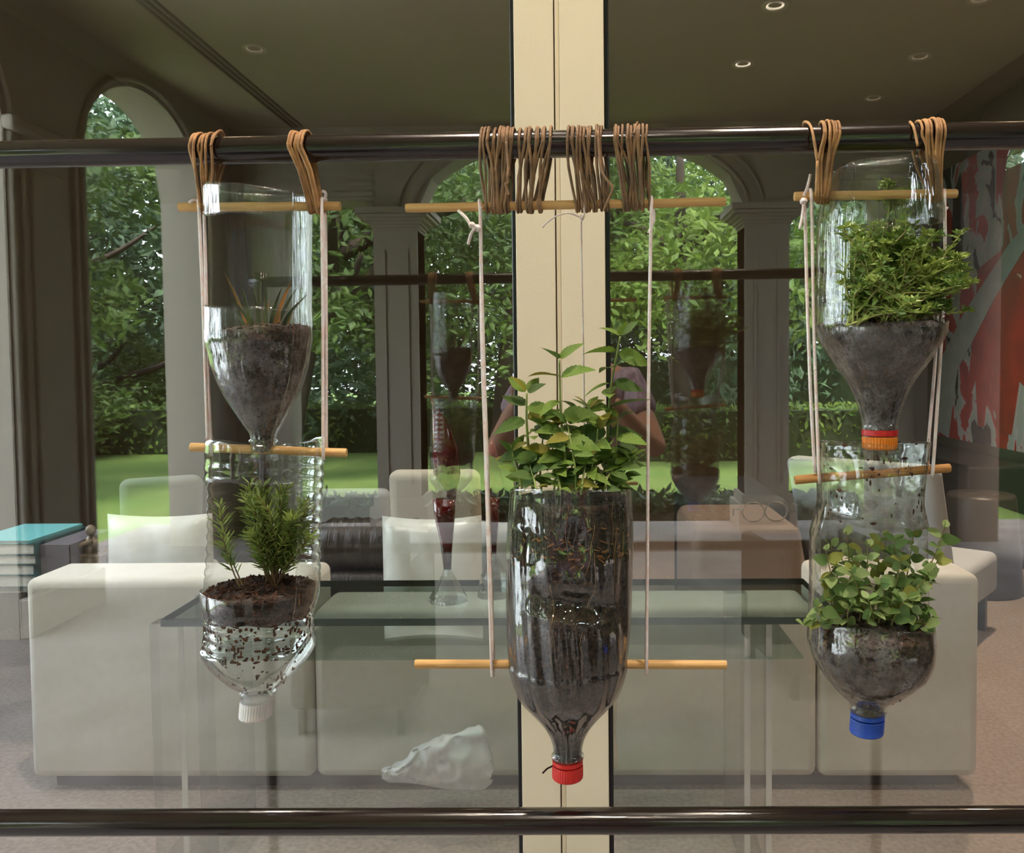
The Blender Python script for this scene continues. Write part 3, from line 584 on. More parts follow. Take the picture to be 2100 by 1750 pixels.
# ================================================================== BOTTLES
def interp(tab, y):
    if y <= tab[0][0]: return tab[0][1]
    for (a, b), (c, d) in zip(tab, tab[1:]):
        if y <= c:
            t = (y - a) / (c - a); return b + (d - b) * t
    return tab[-1][1]
class Bottle:
    """profile: (pixel y, radius px) down the axis; centre: (pixel y, pixel x); window: angles t0..t1 in degrees, 0 faces the camera"""
    def __init__(s, prof, centre, Y=YR):
        s.Y = Y; s.k = Y / F
        cpx = lambda y: interp(centre, y)
        # smooth the profile
        pts, _ = spline([Vector((y, r, 0)) for y, r in prof], [0] * len(prof), 5)
        s.pz = [(P(cpx(p.x), p.x, Y).z, max(.0005, p.y * s.k)) for p in pts]; s.pz.sort()
        cz = [(P(cpx(y), y, Y).z, P(cpx(y), y, Y).x) for y in [prof[0][0] - 40] + [c[0] for c in centre] + [p[0] for p in prof] + [prof[-1][0] + 40]]; s.cz = sorted(cz)
    def r(s, z): return interp(s.pz, z)
    def c(s, z): return interp(s.cz, z)
    def pos(s, t, z, dr=0): 
        r = s.r(z) + dr; return Vector((s.c(z) + r * math.sin(t), s.Y - r * math.cos(t), z))
    def zfront(s, py, t):
        z = P(1500, py, s.Y).z
        for _ in range(6):
            d = s.Y - s.r(z) * math.cos(t); z = P(s.cpx(z), py, d).z
        return z
    def cpx(s, z): return 1188 + s.c(z) / s.Y * F
    def shell(s, name, material, parent, top, bottom, win=None, wtop=None, rim=None, mod=None, n=96, rows=40, solid=.0005):
        """top, wtop, rim: functions of angle (degrees) -> pixel y as seen"""
        m = MB(); t_list = [360 * i / n - 180 for i in range(n + 1)]
        if win: t_list = sorted(set([t for t in t_list if abs(t - win[0]) > 1 and abs(t - win[1]) > 1] + list(win)))
        zb_ = P(1188, bottom, s.Y).z
        def col(t, z0, z1, nr):
            vs = []
            for i in range(nr + 1):
                z = z0 + (z1 - z0) * i / nr
                vs.append(s.pos(R(t), z, mod(t, z) if mod else 0))
            return vs
        for ta, tb in zip(t_list, t_list[1:]):
            tm = (ta + tb) / 2
            segs = []
            if win and win[0] < tm < win[1]:
                segs.append(([s.zfront(top(q), R(q)) for q in (ta, tb)], [s.zfront(wtop(q), R(q)) for q in (ta, tb)], 8))
                segs.append(([s.zfront(rim(q), R(q)) for q in (ta, tb)], [zb_, zb_], rows))
            else:
                segs.append(([s.zfront(top(q), R(q)) for q in (ta, tb)], [zb_, zb_], rows + 24))
            for z0, z1, nr in segs:
                a = col(ta, z0[0], z1[0], nr); b = col(tb, z0[1], z1[1], nr)
                m.add(a + b, [(i, i + 1, nr + 2 + i, nr + 1 + i) for i in range(nr)])
        bm = bmesh.new(); me = m.mesh(name, material); bm.from_mesh(me); bmesh.ops.remove_doubles(bm, verts=bm.verts, dist=1e-5); bm.to_mesh(me); bm.free()
        me.polygons.foreach_set('use_smooth', [True] * len(me.polygons))
        o = bpy.data.objects.new(name, me); COL.objects.link(o); put(o, parent)
        if solid:
            md = o.modifiers.new('thickness', 'SOLIDIFY'); md.thickness = solid; md.offset = -1
        return o
    def lathe(s, prof_px, n=36, cap0=True, cap1=True):
        pts = sorted([(P(1188, y, s.Y).z, r * s.k) for y, r in prof_px])
        return MB().lathe([(r, z) for z, r in pts], n, lambda z: (s.c(z), s.Y), cap0, cap1)
    def cap(s, name, material, parent, y0, y1, r, knurl=True):
        z1 = P(1188, y0, s.Y).z; z0 = P(1188, y1, s.Y).z; n = 72 if knurl else 36; m = MB()
        for i, (f, q) in enumerate(((0, .86), (.08, .97), (.16, 1), (.94, 1), (1, .97))):
            z = z0 + (z1 - z0) * f
            for k in range(n):
                a = 6.2832 * k / n; rr = r * s.k * q * (1 - (.022 if knurl and k % 2 and 1 <= i <= 3 else 0))
                m.v.append((s.c(z) + rr * math.sin(a), s.Y - rr * math.cos(a), z))
        for i in range(4):
            for k in range(n): k2 = (k + 1) % n; m.f.append((i * n + k, i * n + k2, (i + 1) * n + k2, (i + 1) * n + k))
        m.f.append(tuple(range(n))[::-1]); m.f.append(tuple(4 * n + k for k in range(n)))
        return m.build(name, material, parent, False)
    def soil(s, label, top, bottom, material, inset=.0016, tilt=0, mound=.004, seed=1, n=56, crumbs=160, crumb_size=.0022):
        rs = random.Random(seed); m = MB(); zt_ = P(1188, top, s.Y).z; zb_ = P(1188, bottom, s.Y).z; rows = 34
        for i in range(rows + 1):
            z = zb_ + (zt_ - zb_) * i / rows
            for k in range(n):
                a = 6.2832 * k / n
                rr = s.r(z) - inset - rs.random() * .0005; zz = z + (rs.uniform(-.004, .001) if i == 0 else 0) + (tilt * math.sin(a) * rr + (rs.uniform(-.0012, .0012)) if i == rows else 0)
                m.v.append((s.c(z) + rr * math.sin(a), s.Y - rr * math.cos(a), zz))
        for i in range(rows):
            for k in range(n): k2 = (k + 1) % n; m.f.append((i * n + k, i * n + k2, (i + 1) * n + k2, (i + 1) * n + k))
        base = rows * n
        for j, q in enumerate((.8, .6, .4, .2)):
            for k in range(n):
                a = 6.2832 * k / n; rr = (s.r(zt_) - inset) * q
                m.v.append((s.c(zt_) + rr * math.sin(a), s.Y - rr * math.cos(a), zt_ + tilt * math.sin(a) * rr + mound * (1 - q) + rs.uniform(-.0015, .0015)))
            for k in range(n): k2 = (k + 1) % n; o = base + j * n; m.f.append((o + k, o + k2, o + n + k2, o + n + k))
        m.f.append(tuple(base + 4 * n + k for k in range(n))); m.f.append(tuple(range(n))[::-1])
        t = thing('potting_soil', label, 'soil', (s.c(zt_), s.Y, zb_), 'soil fillings of the bottle planters')
        m.build('soil_plug', material, t, True)['kind'] = 'stuff'
        c = MB()
        for _ in range(crumbs):
            a = rs.uniform(0, 6.283); q = math.sqrt(rs.random()) * .97; rr = (s.r(zt_) - inset) * q; z = zt_ + tilt * math.sin(a) * rr + mound * (1 - q)
            cc = Vector((s.c(zt_) + rr * math.sin(a), s.Y - rr * math.cos(a), z)); k = crumb_size * rs.uniform(.5, 1.4)
            q4 = Quaternion((rs.gauss(0, 1), rs.gauss(0, 1), rs.gauss(0, 1), rs.gauss(0, 1))).normalized()
            vs = [cc + q4 @ Vector(v) * k for v in ((1, 0, -.4), (-.6, .8, -.3), (-.5, -.9, -.3), (.1, 0, .9))]
            c.add(vs, [(0, 2, 1), (0, 1, 3), (1, 2, 3), (2, 0, 3)])
        c.build('soil_crumbs', 'soil_crumb', t)['kind'] = 'stuff'
        return t
    def specks(s, parent, y0, y1, n, seed, size=.0016, t0=-88, t1=88, name='soil_specks', dr=-.0012):
        rs = random.Random(seed); m = MB()
        for _ in range(n):
            t = R(rs.uniform(t0, t1)); z = P(1188, rs.uniform(y0, y1), s.Y).z; c = s.pos(t, z, dr)
            tx = Vector((math.cos(t), math.sin(t), 0)); tz = Vector((0, 0, 1)); nn = Vector((math.sin(t), -math.cos(t), 0)); k = size * rs.uniform(.3, 1.3)
            a0 = rs.uniform(0, 6.28); e = rs.uniform(.5, 1.6); nv = 6
            ring = [c + (tx * math.cos(a0 + 6.283 * i / nv) * k * e + tz * math.sin(a0 + 6.283 * i / nv) * k / e) * rs.uniform(.6, 1.2) for i in range(nv)]
            m.add(ring + [c + nn * k * .35, c - nn * k * .35], [(i, (i + 1) % nv, nv) for i in range(nv)] + [((i + 1) % nv, i, nv + 1) for i in range(nv)])
        o = m.build(name, 'soil_crumb', parent); o['kind'] = 'stuff'; return o
W = lambda *terms: (lambda t: sum(a * math.sin(R(t) * k + p) for a, k, p in terms))

# --- A: tall clear bottle, upper left
A = Bottle([(360, 104), (430, 105), (560, 104), (640, 104), (695, 105), (720, 100), (750, 95), (780, 86), (810, 73), (840, 56), (870, 38), (890, 26), (905, 24), (935, 24)], [(360, 530), (700, 532), (890, 540)])
tA = thing('bottle_planter', 'tall clear plastic bottle planter with a front cut-out, upper left', 'bottle planter', P(532, 935, YR), 'upside-down bottle planters')
topA = lambda t: interp([(-180, 400), (-120, 392), (-88, 378), (-40, 370), (0, 374), (40, 388), (88, 398), (180, 400)], t) - 0
A.shell('bottle_body', 'pet_fluted', tA, lambda t: topA(t), 935, (-88, 58), lambda t: interp([(-88, 428), (-60, 440), (-40, 443), (-10, 436), (20, 438), (58, 440)], t), lambda t: 628 + .05 * t, mod=lambda t, z: .0004 * math.sin(R(t) * 14))
A.lathe([(893, 24), (897, 29), (901, 29), (905, 25), (915, 24.5), (935, 24)], 36, False, False).build('bottle_neck', 'pet', tA, True)
A.soil('dark soil in the tall bottle with the sparse blades', 672, 915, 'soil_grey', tilt=.08, mound=.006, seed=3)
# --- B: ribbed bottle, lower left
Bc = [(890, 545), (1000, 543), (1100, 540), (1200, 536), (1300, 532), (1400, 530), (1470, 524)]
Bb = Bottle([(880, 116), (960, 118), (1100, 117), (1190, 119), (1230, 117), (1250, 112), (1310, 112), (1322, 115), (1340, 109), (1363, 92), (1394, 62), (1412, 36), (1420, 31), (1450, 30)], Bc)
tB = thing('bottle_planter', 'ribbed clear plastic bottle planter with a white cap, lower left', 'bottle planter', P(527, 1470, YR), 'upside-down bottle planters')
zr0 = P(1188, 925, YR).z; zr1 = P(1188, 1180, YR).z; zq0 = P(1188, 1252, YR).z; zq1 = P(1188, 1316, YR).z
def modB(t, z):
    if zr1 < z < zr0: return -.0013 * (0.5 + 0.5 * math.cos((z - zr1) / (25 * PXM) * 6.283)) ** 2
    if zq1 < z < zq0: return -.0016 * (0.5 + 0.5 * math.cos((z - zq1 + .003 * math.sin(R(t))) / (21 * PXM) * 6.283)) ** 2 - .0006
    return 0
Bb.shell('bottle_body', 'pet', tB, lambda t: 905 + 7 * math.sin(R(t * 2 + 40)) + 3 * math.sin(R(t * 5)), 1450, (-86, 54), lambda t: 993 + 5 * math.sin(R(t * 3)), lambda t: interp([(-86, 1206), (-60, 1214), (-30, 1228), (-8, 1233), (12, 1226), (30, 1222), (54, 1222)], t), mod=modB, rows=90)
Bb.lathe([(1410, 34), (1413, 37), (1421, 37), (1424, 31), (1448, 30)], 36, False, False).build('bottle_neck', 'pet', tB, True)
Bb.cap('bottle_cap', 'cap_white', tB, 1434, 1471, 34)
Bb.soil('rust-brown loose soil in the ribbed bottle with rosemary', 1206, 1250, 'soil', mound=.010, seed=5, crumbs=420, crumb_size=.0027)
Bb.specks(tB, 1236, 1322, 300, 3, .0019, name='clinging_soil'); Bb.specks(tB, 1320, 1420, 90, 4, .0014, name='clinging_soil')
# --- C: big cola-size bottle with mint
C = Bottle([(1000, 123), (1040, 126), (1130, 130), (1145, 129), (1280, 128), (1345, 124), (1352, 122), (1362, 124), (1400, 113), (1430, 99), (1460, 72), (1490, 47), (1520, 32), (1545, 28), (1560, 28)], [(1000, 1171), (1130, 1168), (1350, 1165), (1600, 1164)])
tC = thing('bottle_planter', 'large dented plastic bottle packed with dark soil and a red cap, centre', 'bottle planter', P(1164, 1597, YR), 'upside-down bottle planters')
def modC(t, z):
    q = (z - P(1188, 1215, YR).z) / PXM            # px above the dent
    a = -.010 * math.exp(-((t - 8) / 34) ** 2) * math.exp(-((q - 10 + .35 * t) / 26) ** 2)
    a += .0022 * math.exp(-((t + 2) / 30) ** 2) * math.exp(-((q + 24 + .3 * t) / 9) ** 2)
    a += -.0045 * math.exp(-((t - 2) / 9) ** 2) * math.exp(-((q - 112) / 46) ** 2)
    a += -.0035 * math.exp(-((t + 42) / 12) ** 2) * math.exp(-((q - 130) / 60) ** 2)
    a += .0009 * math.sin(R(t) * 17 + q * .012) * (1 if q < 150 else .6)
    a += -.002 * math.exp(-((t - 48) / 16) ** 2) * math.exp(-((q + 5) / 60) ** 2)
    return a
C.shell('bottle_body', 'pet_crumpled', tC, lambda t: 1003 + 2 * math.sin(R(t * 2)), 1556, mod=modC, rows=80, n=144)
C.lathe([(1540, 28), (1547, 29), (1549, 34), (1553, 34), (1555, 29), (1560, 28)], 36, False, False).build('bottle_neck', 'pet', tC, True)
C.cap('bottle_cap', 'cap_red', tC, 1568, 1597, 32.5); C.cap('tamper_ring', 'cap_red', tC, 1557, 1566, 32, False)
def soilC():
    t = thing('potting_soil', 'compact dark brown soil filling the large central bottle', 'soil', P(1164, 1560, YR), 'soil fillings of the bottle planters')
    m = MB(); n = 96; rows = 60; z0 = P(1188, 1556, YR).z; z1 = P(1188, 1022, YR).z; rs = random.Random(4)
    for i in range(rows + 1):
        z = z0 + (z1 - z0) * i / rows
        for k in range(n):
            a = 360 * k / n - 180; m.v.append(tuple(C.pos(R(a), z, modC(a, z) - .0020 - rs.random() * .0008)))
    for i in range(rows):
        for k in range(n): k2 = (k + 1) % n; m.f.append((i * n + k, i * n + k2, (i + 1) * n + k2, (i + 1) * n + k))
    m.f.append(tuple(rows * n + k for k in range(n))); m.f.append(tuple(range(n))[::-1])
    m.build('soil_plug', 'soil_brown', t, True)['kind'] = 'stuff'
    b = MB()
    for _ in range(90):
        an = rs.uniform(-80, 80); z = P(1188, rs.gauss(1105, 22), YR).z; d = rs.uniform(-.5, .5); L = rs.uniform(.003, .009)
        pts = [C.pos(R(an + 100 * u * math.cos(d) * 7), z + u * math.sin(d), modC(an, z) - .0013) for u in (-L / 2, 0, L / 2)]
        b.tube(pts, rs.uniform(.0003, .0009), 5)
    b.build('bark_chips', 'bark_chip', t)['kind'] = 'stuff'
    b = MB()
    for _ in range(18):
        an = rs.uniform(-85, 85); y = rs.uniform(1015, 1340); pts = []
        for q in range(6):
            z = P(1188, y, YR).z; pts.append(C.pos(R(an), z, modC(an, z) - .0014)); an += rs.uniform(-3, 3); y += rs.uniform(14, 30)
            if y > 1350: break
        if len(pts) > 2: b.tube(pts, rs.uniform(.00015, .0003), 4, smooth=3)
    b.build('root_fibres', 'root_fibre', t)['kind'] = 'stuff'
soilC()
MB().tube([P(1113, 1586, YR - .01), P(1122, 1577, YR - .005), P(1136, 1570, YR)], 2 * PXM, 6).build('stub_wire', 'bark', tC)  # short stub of wire at the bottle bottom
# --- D: wide bottle with thyme, upper right
D = Bottle([(310, 92), (330, 98), (400, 112), (455, 121), (560, 124), (640, 126), (664, 128), (692, 123), (720, 107), (750, 88), (780, 67), (810, 52), (840, 41), (870, 34), (890, 32), (905, 32)], [(310, 1808), (455, 1802), (664, 1804), (920, 1804)])
tD = thing('bottle_planter', 'wide clear bottle planter with a red and orange cap, upper right', 'bottle planter', P(1804, 925, YR), 'upside-down bottle planters')
D.shell('bottle_body', 'pet_fluted', tD, lambda t: interp([(-180, 345), (-100, 350), (-75, 345), (-40, 326), (0, 320), (50, 318), (70, 322), (95, 380), (140, 352), (180, 345)], t), 905, (-45, 104), lambda t: interp([(-45, 478), (0, 468), (60, 457), (104, 448)], t), lambda t: interp([(-45, 665), (0, 670), (50, 664), (104, 654)], t), mod=lambda t, z: .0006 * math.sin(R(t) * 11) + (.0012 * math.sin(R(t) * 6 + 1) if z > P(1188, 460, YR).z else 0), rows=50)
D.lathe([(872, 33), (878, 36), (884, 36), (888, 33)], 36, False, False).build('bottle_neck', 'pet', tD, True)
D.cap('cap_band', 'band_red', tD, 886, 899, 35.5, False); D.cap('bottle_cap', 'cap_orange', tD, 900, 926, 34.5)
D.soil('grey-brown soil in the wide bottle under the thyme', 672, 900, 'soil_grey', mound=.004, seed=9, crumbs=200)
D.specks(tD, 652, 668, 60, 8, .0011, -40, 100, 'rim_soil', .0006)
# --- E: lower right bottle with oregano
E = Bottle([(895, 110), (930, 109), (980, 106), (1030, 104), (1060, 110), (1100, 119), (1200, 121), (1290, 125), (1320, 126), (1350, 120), (1380, 104), (1410, 76), (1440, 41), (1450, 33), (1465, 32)], [(895, 1792), (1000, 1785), (1100, 1784), (1320, 1785), (1380, 1790), (1440, 1781), (1500, 1777)])
tE = thing('bottle_planter', 'soil-specked clear bottle planter with a blue cap, lower right', 'bottle planter', P(1777, 1505, YR), 'upside-down bottle planters')
def modE(t, z):
    q = (z - P(1188, 985, YR).z) / PXM
    a = -.004 * math.exp(-((t + 48) / 16) ** 2) * math.exp(-(q / 50) ** 2) + .0007 * math.sin(R(t) * 9)
    a += .0012 * math.exp(-((t - 5) / 10) ** 2) * math.exp(-((q + 30) / 22) ** 2)
    return a if q > -120 else a * .3
E.shell('bottle_body', 'pet_dirty', tE, lambda t: interp([(-180, 902), (-90, 903), (-40, 905), (-10, 912), (0, 916), (15, 905), (40, 908), (90, 908), (180, 902)], t), 1462, (-70, 92), lambda t: interp([(-70, 1062), (-40, 1074), (-10, 1090), (10, 1094), (40, 1088), (92, 1066)], t), lambda t: interp([(-70, 1282), (-40, 1286), (0, 1296), (50, 1298), (92, 1282)], t), mod=modE, rows=60)
E.lathe([(1443, 34), (1449, 37), (1458, 37), (1462, 33)], 36, False, False).build('bottle_neck', 'pet_dirty', tE, True)
E.cap('bottle_cap', 'cap_blue', tE, 1474, 1506, 34, False); E.cap('tamper_ring', 'cap_blue', tE, 1462, 1472, 34, False)
E.soil('black soil in the blue-capped bottle under the oregano', 1292, 1455, 'soil_grey', mound=.016, seed=12, crumbs=260)
E.specks(tE, 906, 1060, 70, 21, .0018, -85, 85, name='clinging_soil'); E.specks(tE, 1300, 1440, 60, 22, .0015, name='clinging_soil')

# ================================================================== PLANTS
def leaf_mesh(name, material, L, Wd, serr=0, fold=.25, curl=.2, tip=1.0, n=9, round_=False, waist=.45):
    """leaf along +x, length 1*L; midrib fold, edges optionally toothed"""
    m = MB(); mid, lf, rt_ = [], [], []
    for i in range(n):
        u = i / (n - 1)
        if round_: wv = math.sin(math.pi * min(1, u ** .75)) ** .8 if 0 < u < 1 else 0
        else: wv = (math.sin(math.pi * u ** waist / 1.0) ** .9 if 0 < u < 1 else 0) * (1 if u < .98 else tip)
        wv = max(wv, .0) * Wd / 2
        if serr and 0 < i < n - 1: wv *= 1 + (serr if i % 2 else -serr)
        z = -curl * L * u * u; mid.append((u * L, 0, z)); lf.append((u * L + (serr * .02 * L), wv, z + fold * wv)); rt_.append((u * L + (serr * .02 * L), -wv, z + fold * wv))
    m.add(mid + lf + rt_, [(i, i + 1, n + i + 1, n + i) for i in range(n - 1)] + [(i + 1, i, 2 * n + i, 2 * n + i + 1) for i in range(n - 1)])
    return m.mesh(name, material, True)
def place_leaf(meshes, parent, p, d, up, s, rs, roll=0):
    o = bpy.data.objects.new('leaf', rs.choice(meshes)); COL.objects.link(o)
    d = d.normalized(); y = up.cross(d)
    y = y.normalized() if y.length > 1e-4 else d.orthogonal().normalized(); z = d.cross(y)
    m3 = Matrix((d, y, z)).transposed() @ Matrix.Rotation(roll, 3, 'X')
    o.matrix_world = Matrix.Translation(p) @ (m3 * s).to_4x4()
    o.parent = parent; o.matrix_parent_inverse = Matrix.Translation(-Vector(parent.location))
    return o
Z = Vector((0, 0, 1))
# --- mint
mint = thing('mint_plant', 'bushy mint plant with toothed leaves growing out of the central bottle', 'mint plant', P(1168, 1010, YR))
LM = [leaf_mesh('mint_leaf', k, 1, .46, .06, .26, c, n=17, waist=.66) for k, c in (('mint_leaf', .12), ('mint_leaf', .25), ('mint_dark', .18), ('mint_dark', .05), ('mint_leaf', .3), ('mint_yellow', .22))]
rs = random.Random(21); st_m = []
stems = [((1094, 1008), (1086, 940), (1080, 870), (1080, 806), -.01, 1.1), ((1160, 1008), (1158, 930), (1150, 850), (1147, 738), -.02, 1.15), ((1236, 1008), (1246, 900), (1252, 800), (1272, 690), -.005, 1.15),
         ((1110, 1008), (1108, 960), (1112, 910), (1118, 862), .01, .9), ((1136, 1008), (1140, 960), (1132, 915), (1128, 880), -.025, .9), ((1182, 1008), (1178, 950), (1170, 905), (1164, 870), -.035, 1.0), ((1200, 1008), (1206, 950), (1204, 890), (1206, 836), .012, .95),
         ((1218, 1008), (1214, 960), (1222, 920), (1226, 880), -.03, .95), ((1250, 1008), (1262, 960), (1264, 910), (1268, 860), -.02, 1.0), ((1072, 1008), (1064, 975), (1056, 950), (1050, 925), -.02, .85), ((1262, 1008), (1274, 980), (1284, 960), (1292, 940), -.02, .8),
         ((1150, 1008), (1146, 985), (1140, 960), (1136, 940), -.045, .75), ((1192, 1008), (1196, 980), (1200, 955), (1206, 935), -.045, .8), ((1100, 1008), (1096, 985), (1090, 965), (1086, 950), -.04, .75), ((1240, 1008), (1244, 985), (1252, 968), (1256, 955), -.04, .75), ((1170, 1008), (1172, 960), (1180, 920), (1186, 890), .03, .9)]
for si, (a, b, c, d, dy, sc_) in enumerate(stems):
    pts = [P(*q, YR + dy * (1 - .2 * i)) for i, q in enumerate((a, b, c, d))]
    sp, _ = spline(pts, [1] * 4, 8)
    MB().tube(sp, [(3.4 - 1.8 * i / len(sp)) * PXM * (1.15 if si < 3 else .75) for i in range(len(sp))], 7).build('stem', 'mint_stem', mint, True)
    Ltot = (pts[-1] - pts[0]).length; nodes = max(3, int(Ltot / (30 * PXM)))
    az = rs.uniform(0, 3.1)
    for k in range(nodes + 1):
        u = .16 + .84 * k / nodes; p = sp[min(len(sp) - 1, int(u * (len(sp) - 1)))]
        top_ = k == nodes
        for h in range(2 + 2 * top_):
            an = az + math.pi * h if h < 2 else az + math.pi / 2 + math.pi * h
            el = rs.uniform(.4, .95) if top_ else rs.uniform(-.3, .4)
            dv = Vector((math.cos(an), math.sin(an) * .8, el)).normalized()
            s = sc_ * PXM * (rs.uniform(36, 52) if top_ else rs.uniform(50, 76)) * (.8 if u < .3 else 1)
            place_leaf(LM, mint, p + dv * .0015, dv, Z + Vector((0, -rs.uniform(.1, 1.4), 0)), s, rs, rs.uniform(-.6, .6))
        az += math.pi / 2 + rs.uniform(-.35, .35)
# --- oregano
oreg = thing('oregano_plant', 'pale green oregano with small round leaves in the blue-capped bottle', 'oregano plant', P(1785, 1292, YR))
LO = [leaf_mesh('oregano_leaf', k, 1, w_, 0, .18, c, n=8, round_=True) for k, w_, c in (('oregano_leaf', .72, .1), ('oregano_leaf', .66, .22), ('oregano_dark', .74, .15), ('oregano_gold', .66, .15), ('oregano_dark', .6, .3))]
rs = random.Random(5)
ost = [((1700, 1290), (1690, 1276), (1672, 1280), (1648, 1282), .035), ((1705, 1290), (1700, 1262), (1690, 1250), (1676, 1246), .03), ((1720, 1290), (1712, 1240), (1708, 1200), (1694, 1130), .02), ((1735, 1290), (1730, 1230), (1716, 1180), (1704, 1118), -.01),
       ((1760, 1290), (1768, 1240), (1776, 1200), (1780, 1120), .02), ((1755, 1290), (1748, 1220), (1742, 1160), (1738, 1098), -.02), ((1782, 1290), (1796, 1220), (1800, 1170), (1806, 1110), -.005), ((1790, 1290), (1790, 1265), (1786, 1245), (1780, 1228), .045),
       ((1810, 1290), (1824, 1240), (1838, 1200), (1846, 1150), .025), ((1830, 1290), (1850, 1220), (1864, 1160), (1872, 1100), -.01), ((1850, 1290), (1872, 1220), (1912, 1150), (1938, 1082), .0), ((1845, 1290), (1866, 1250), (1880, 1210), (1905, 1180), .03),
       ((1862, 1290), (1884, 1250), (1898, 1240), (1908, 1270), .02), ((1870, 1290), (1890, 1270), (1900, 1282), (1904, 1298), .03), ((1815, 1290), (1820, 1230), (1812, 1180), (1816, 1100), -.03), ((1770, 1290), (1764, 1230), (1760, 1180), (1766, 1140), -.03),
       ((1840, 1290), (1850, 1240), (1858, 1210), (1852, 1170), .015), ((1800, 1290), (1806, 1250), (1812, 1220), (1806, 1200), .035), ((1740, 1290), (1738, 1262), (1742, 1248), (1748, 1240), .035), ((1825, 1290), (1836, 1262), (1850, 1240), (1860, 1228), .04), ((1780, 1290), (1772, 1240), (1752, 1190), (1746, 1170), .03), ((1715, 1290), (1704, 1230), (1700, 1190), (1712, 1160), .015), ((1835, 1290), (1842, 1200), (1838, 1150), (1834, 1108), .005), ((1858, 1290), (1880, 1240), (1906, 1190), (1926, 1140), .015)]
for a, b, c, d, dy in ost:
    pts = [P(q[0], q[1], YR - dy * (.5 + .5 * i / 3)) for i, q in enumerate((a, b, c, d))]
    sp, _ = spline(pts, [1] * 4, 8)
    MB().tube(sp, [(2.0 - 1.0 * i / len(sp)) * PXM for i in range(len(sp))], 6).build('stem', 'oregano_stem', oreg, True)
    Ltot = sum((pts[i + 1] - pts[i]).length for i in range(3)); nodes = max(2, int(Ltot / (26 * PXM))); az = rs.uniform(0, 3)
    for k in range(nodes + 1):
        u = .25 + .75 * k / nodes; p = sp[min(len(sp) - 1, int(u * (len(sp) - 1)))]; top_ = k == nodes
        for h in range(2 + top_):
            an = az + math.pi * h; dv = Vector((math.cos(an), math.sin(an) - .25, rs.uniform(.5, .9) if top_ else rs.uniform(-.6, .8))).normalized()
            place_leaf(LO, oreg, p, dv, Z + Vector((rs.gauss(0, .5), -rs.uniform(.2, 1.6), 0)), PXM * (rs.uniform(19, 29) if top_ else rs.uniform(26, 40)), rs, rs.uniform(-1.0, 1.0))
        az += math.pi / 2 + rs.uniform(-.5, .5)
# --- thyme
thy = thing('thyme_plant', 'dense cushion of fine thyme spilling from the wide bottle, upper right', 'thyme plant', P(1804, 672, YR))
rs = random.Random(31); sm, lm = MB(), MB()
def tiny(m, p, d, L, wd):
    d = d.normalized(); y = d.cross(Vector((rs.gauss(0, 1), rs.gauss(0, 1), rs.gauss(0, 1)))).normalized() * wd
    m.add([p, p + d * L * .45 + y, p + d * L, p + d * L * .45 - y], [(0, 1, 2, 3)])
for i in range(230):
    bx = rs.uniform(1730, 1880); by = 668; bdy = rs.uniform(-.04, .045)
    ex = 1824 + rs.gauss(0, 1) * 60; ey = rs.uniform(470, 655)
    if i % 5 == 0: ex = rs.uniform(1900, 1972); ey = rs.uniform(520, 600)
    ex = max(1690, min(1976, ex))
    if ex < 1722: bdy = rs.uniform(-.04, -.01)
    edy = bdy * 1.1 + rs.uniform(-.005, .02) * (1 if bdy > 0 else -1)
    if i >= 222: bx = rs.uniform(1815, 1860); ex = bx + rs.uniform(-12, 14); ey = rs.uniform(385, 430); edy = bdy = -.02
    p0 = P(bx, by, YR - bdy); p3 = P(ex, ey, YR - edy); mid = (p0 + p3) / 2 + Vector((rs.gauss(0, .007), rs.gauss(0, .004), rs.uniform(.0, .012)))
    sp, _ = spline([p0, mid, p3, p3 + Vector((rs.gauss(0, .006), rs.gauss(0, .004), rs.uniform(-.002, .008)))], [1] * 4, 7)
    sm.tube(sp, [.0009 - .0004 * k / len(sp) for k in range(len(sp))], 4)
    for k in range(3, len(sp)):
        for h in range(3):
            an = rs.uniform(0, 6.28); tiny(lm, sp[k] + (sp[k] - sp[k - 1]) * rs.random(), Vector((math.cos(an), math.sin(an), rs.uniform(-.2, .9))), rs.uniform(.0045, .0095), rs.uniform(.0010, .0018))
sm.build('stems', 'thyme_stem', thy, True)['kind'] = 'stuff'; lm.build('leaves', 'thyme_leaf', thy)['kind'] = 'stuff'
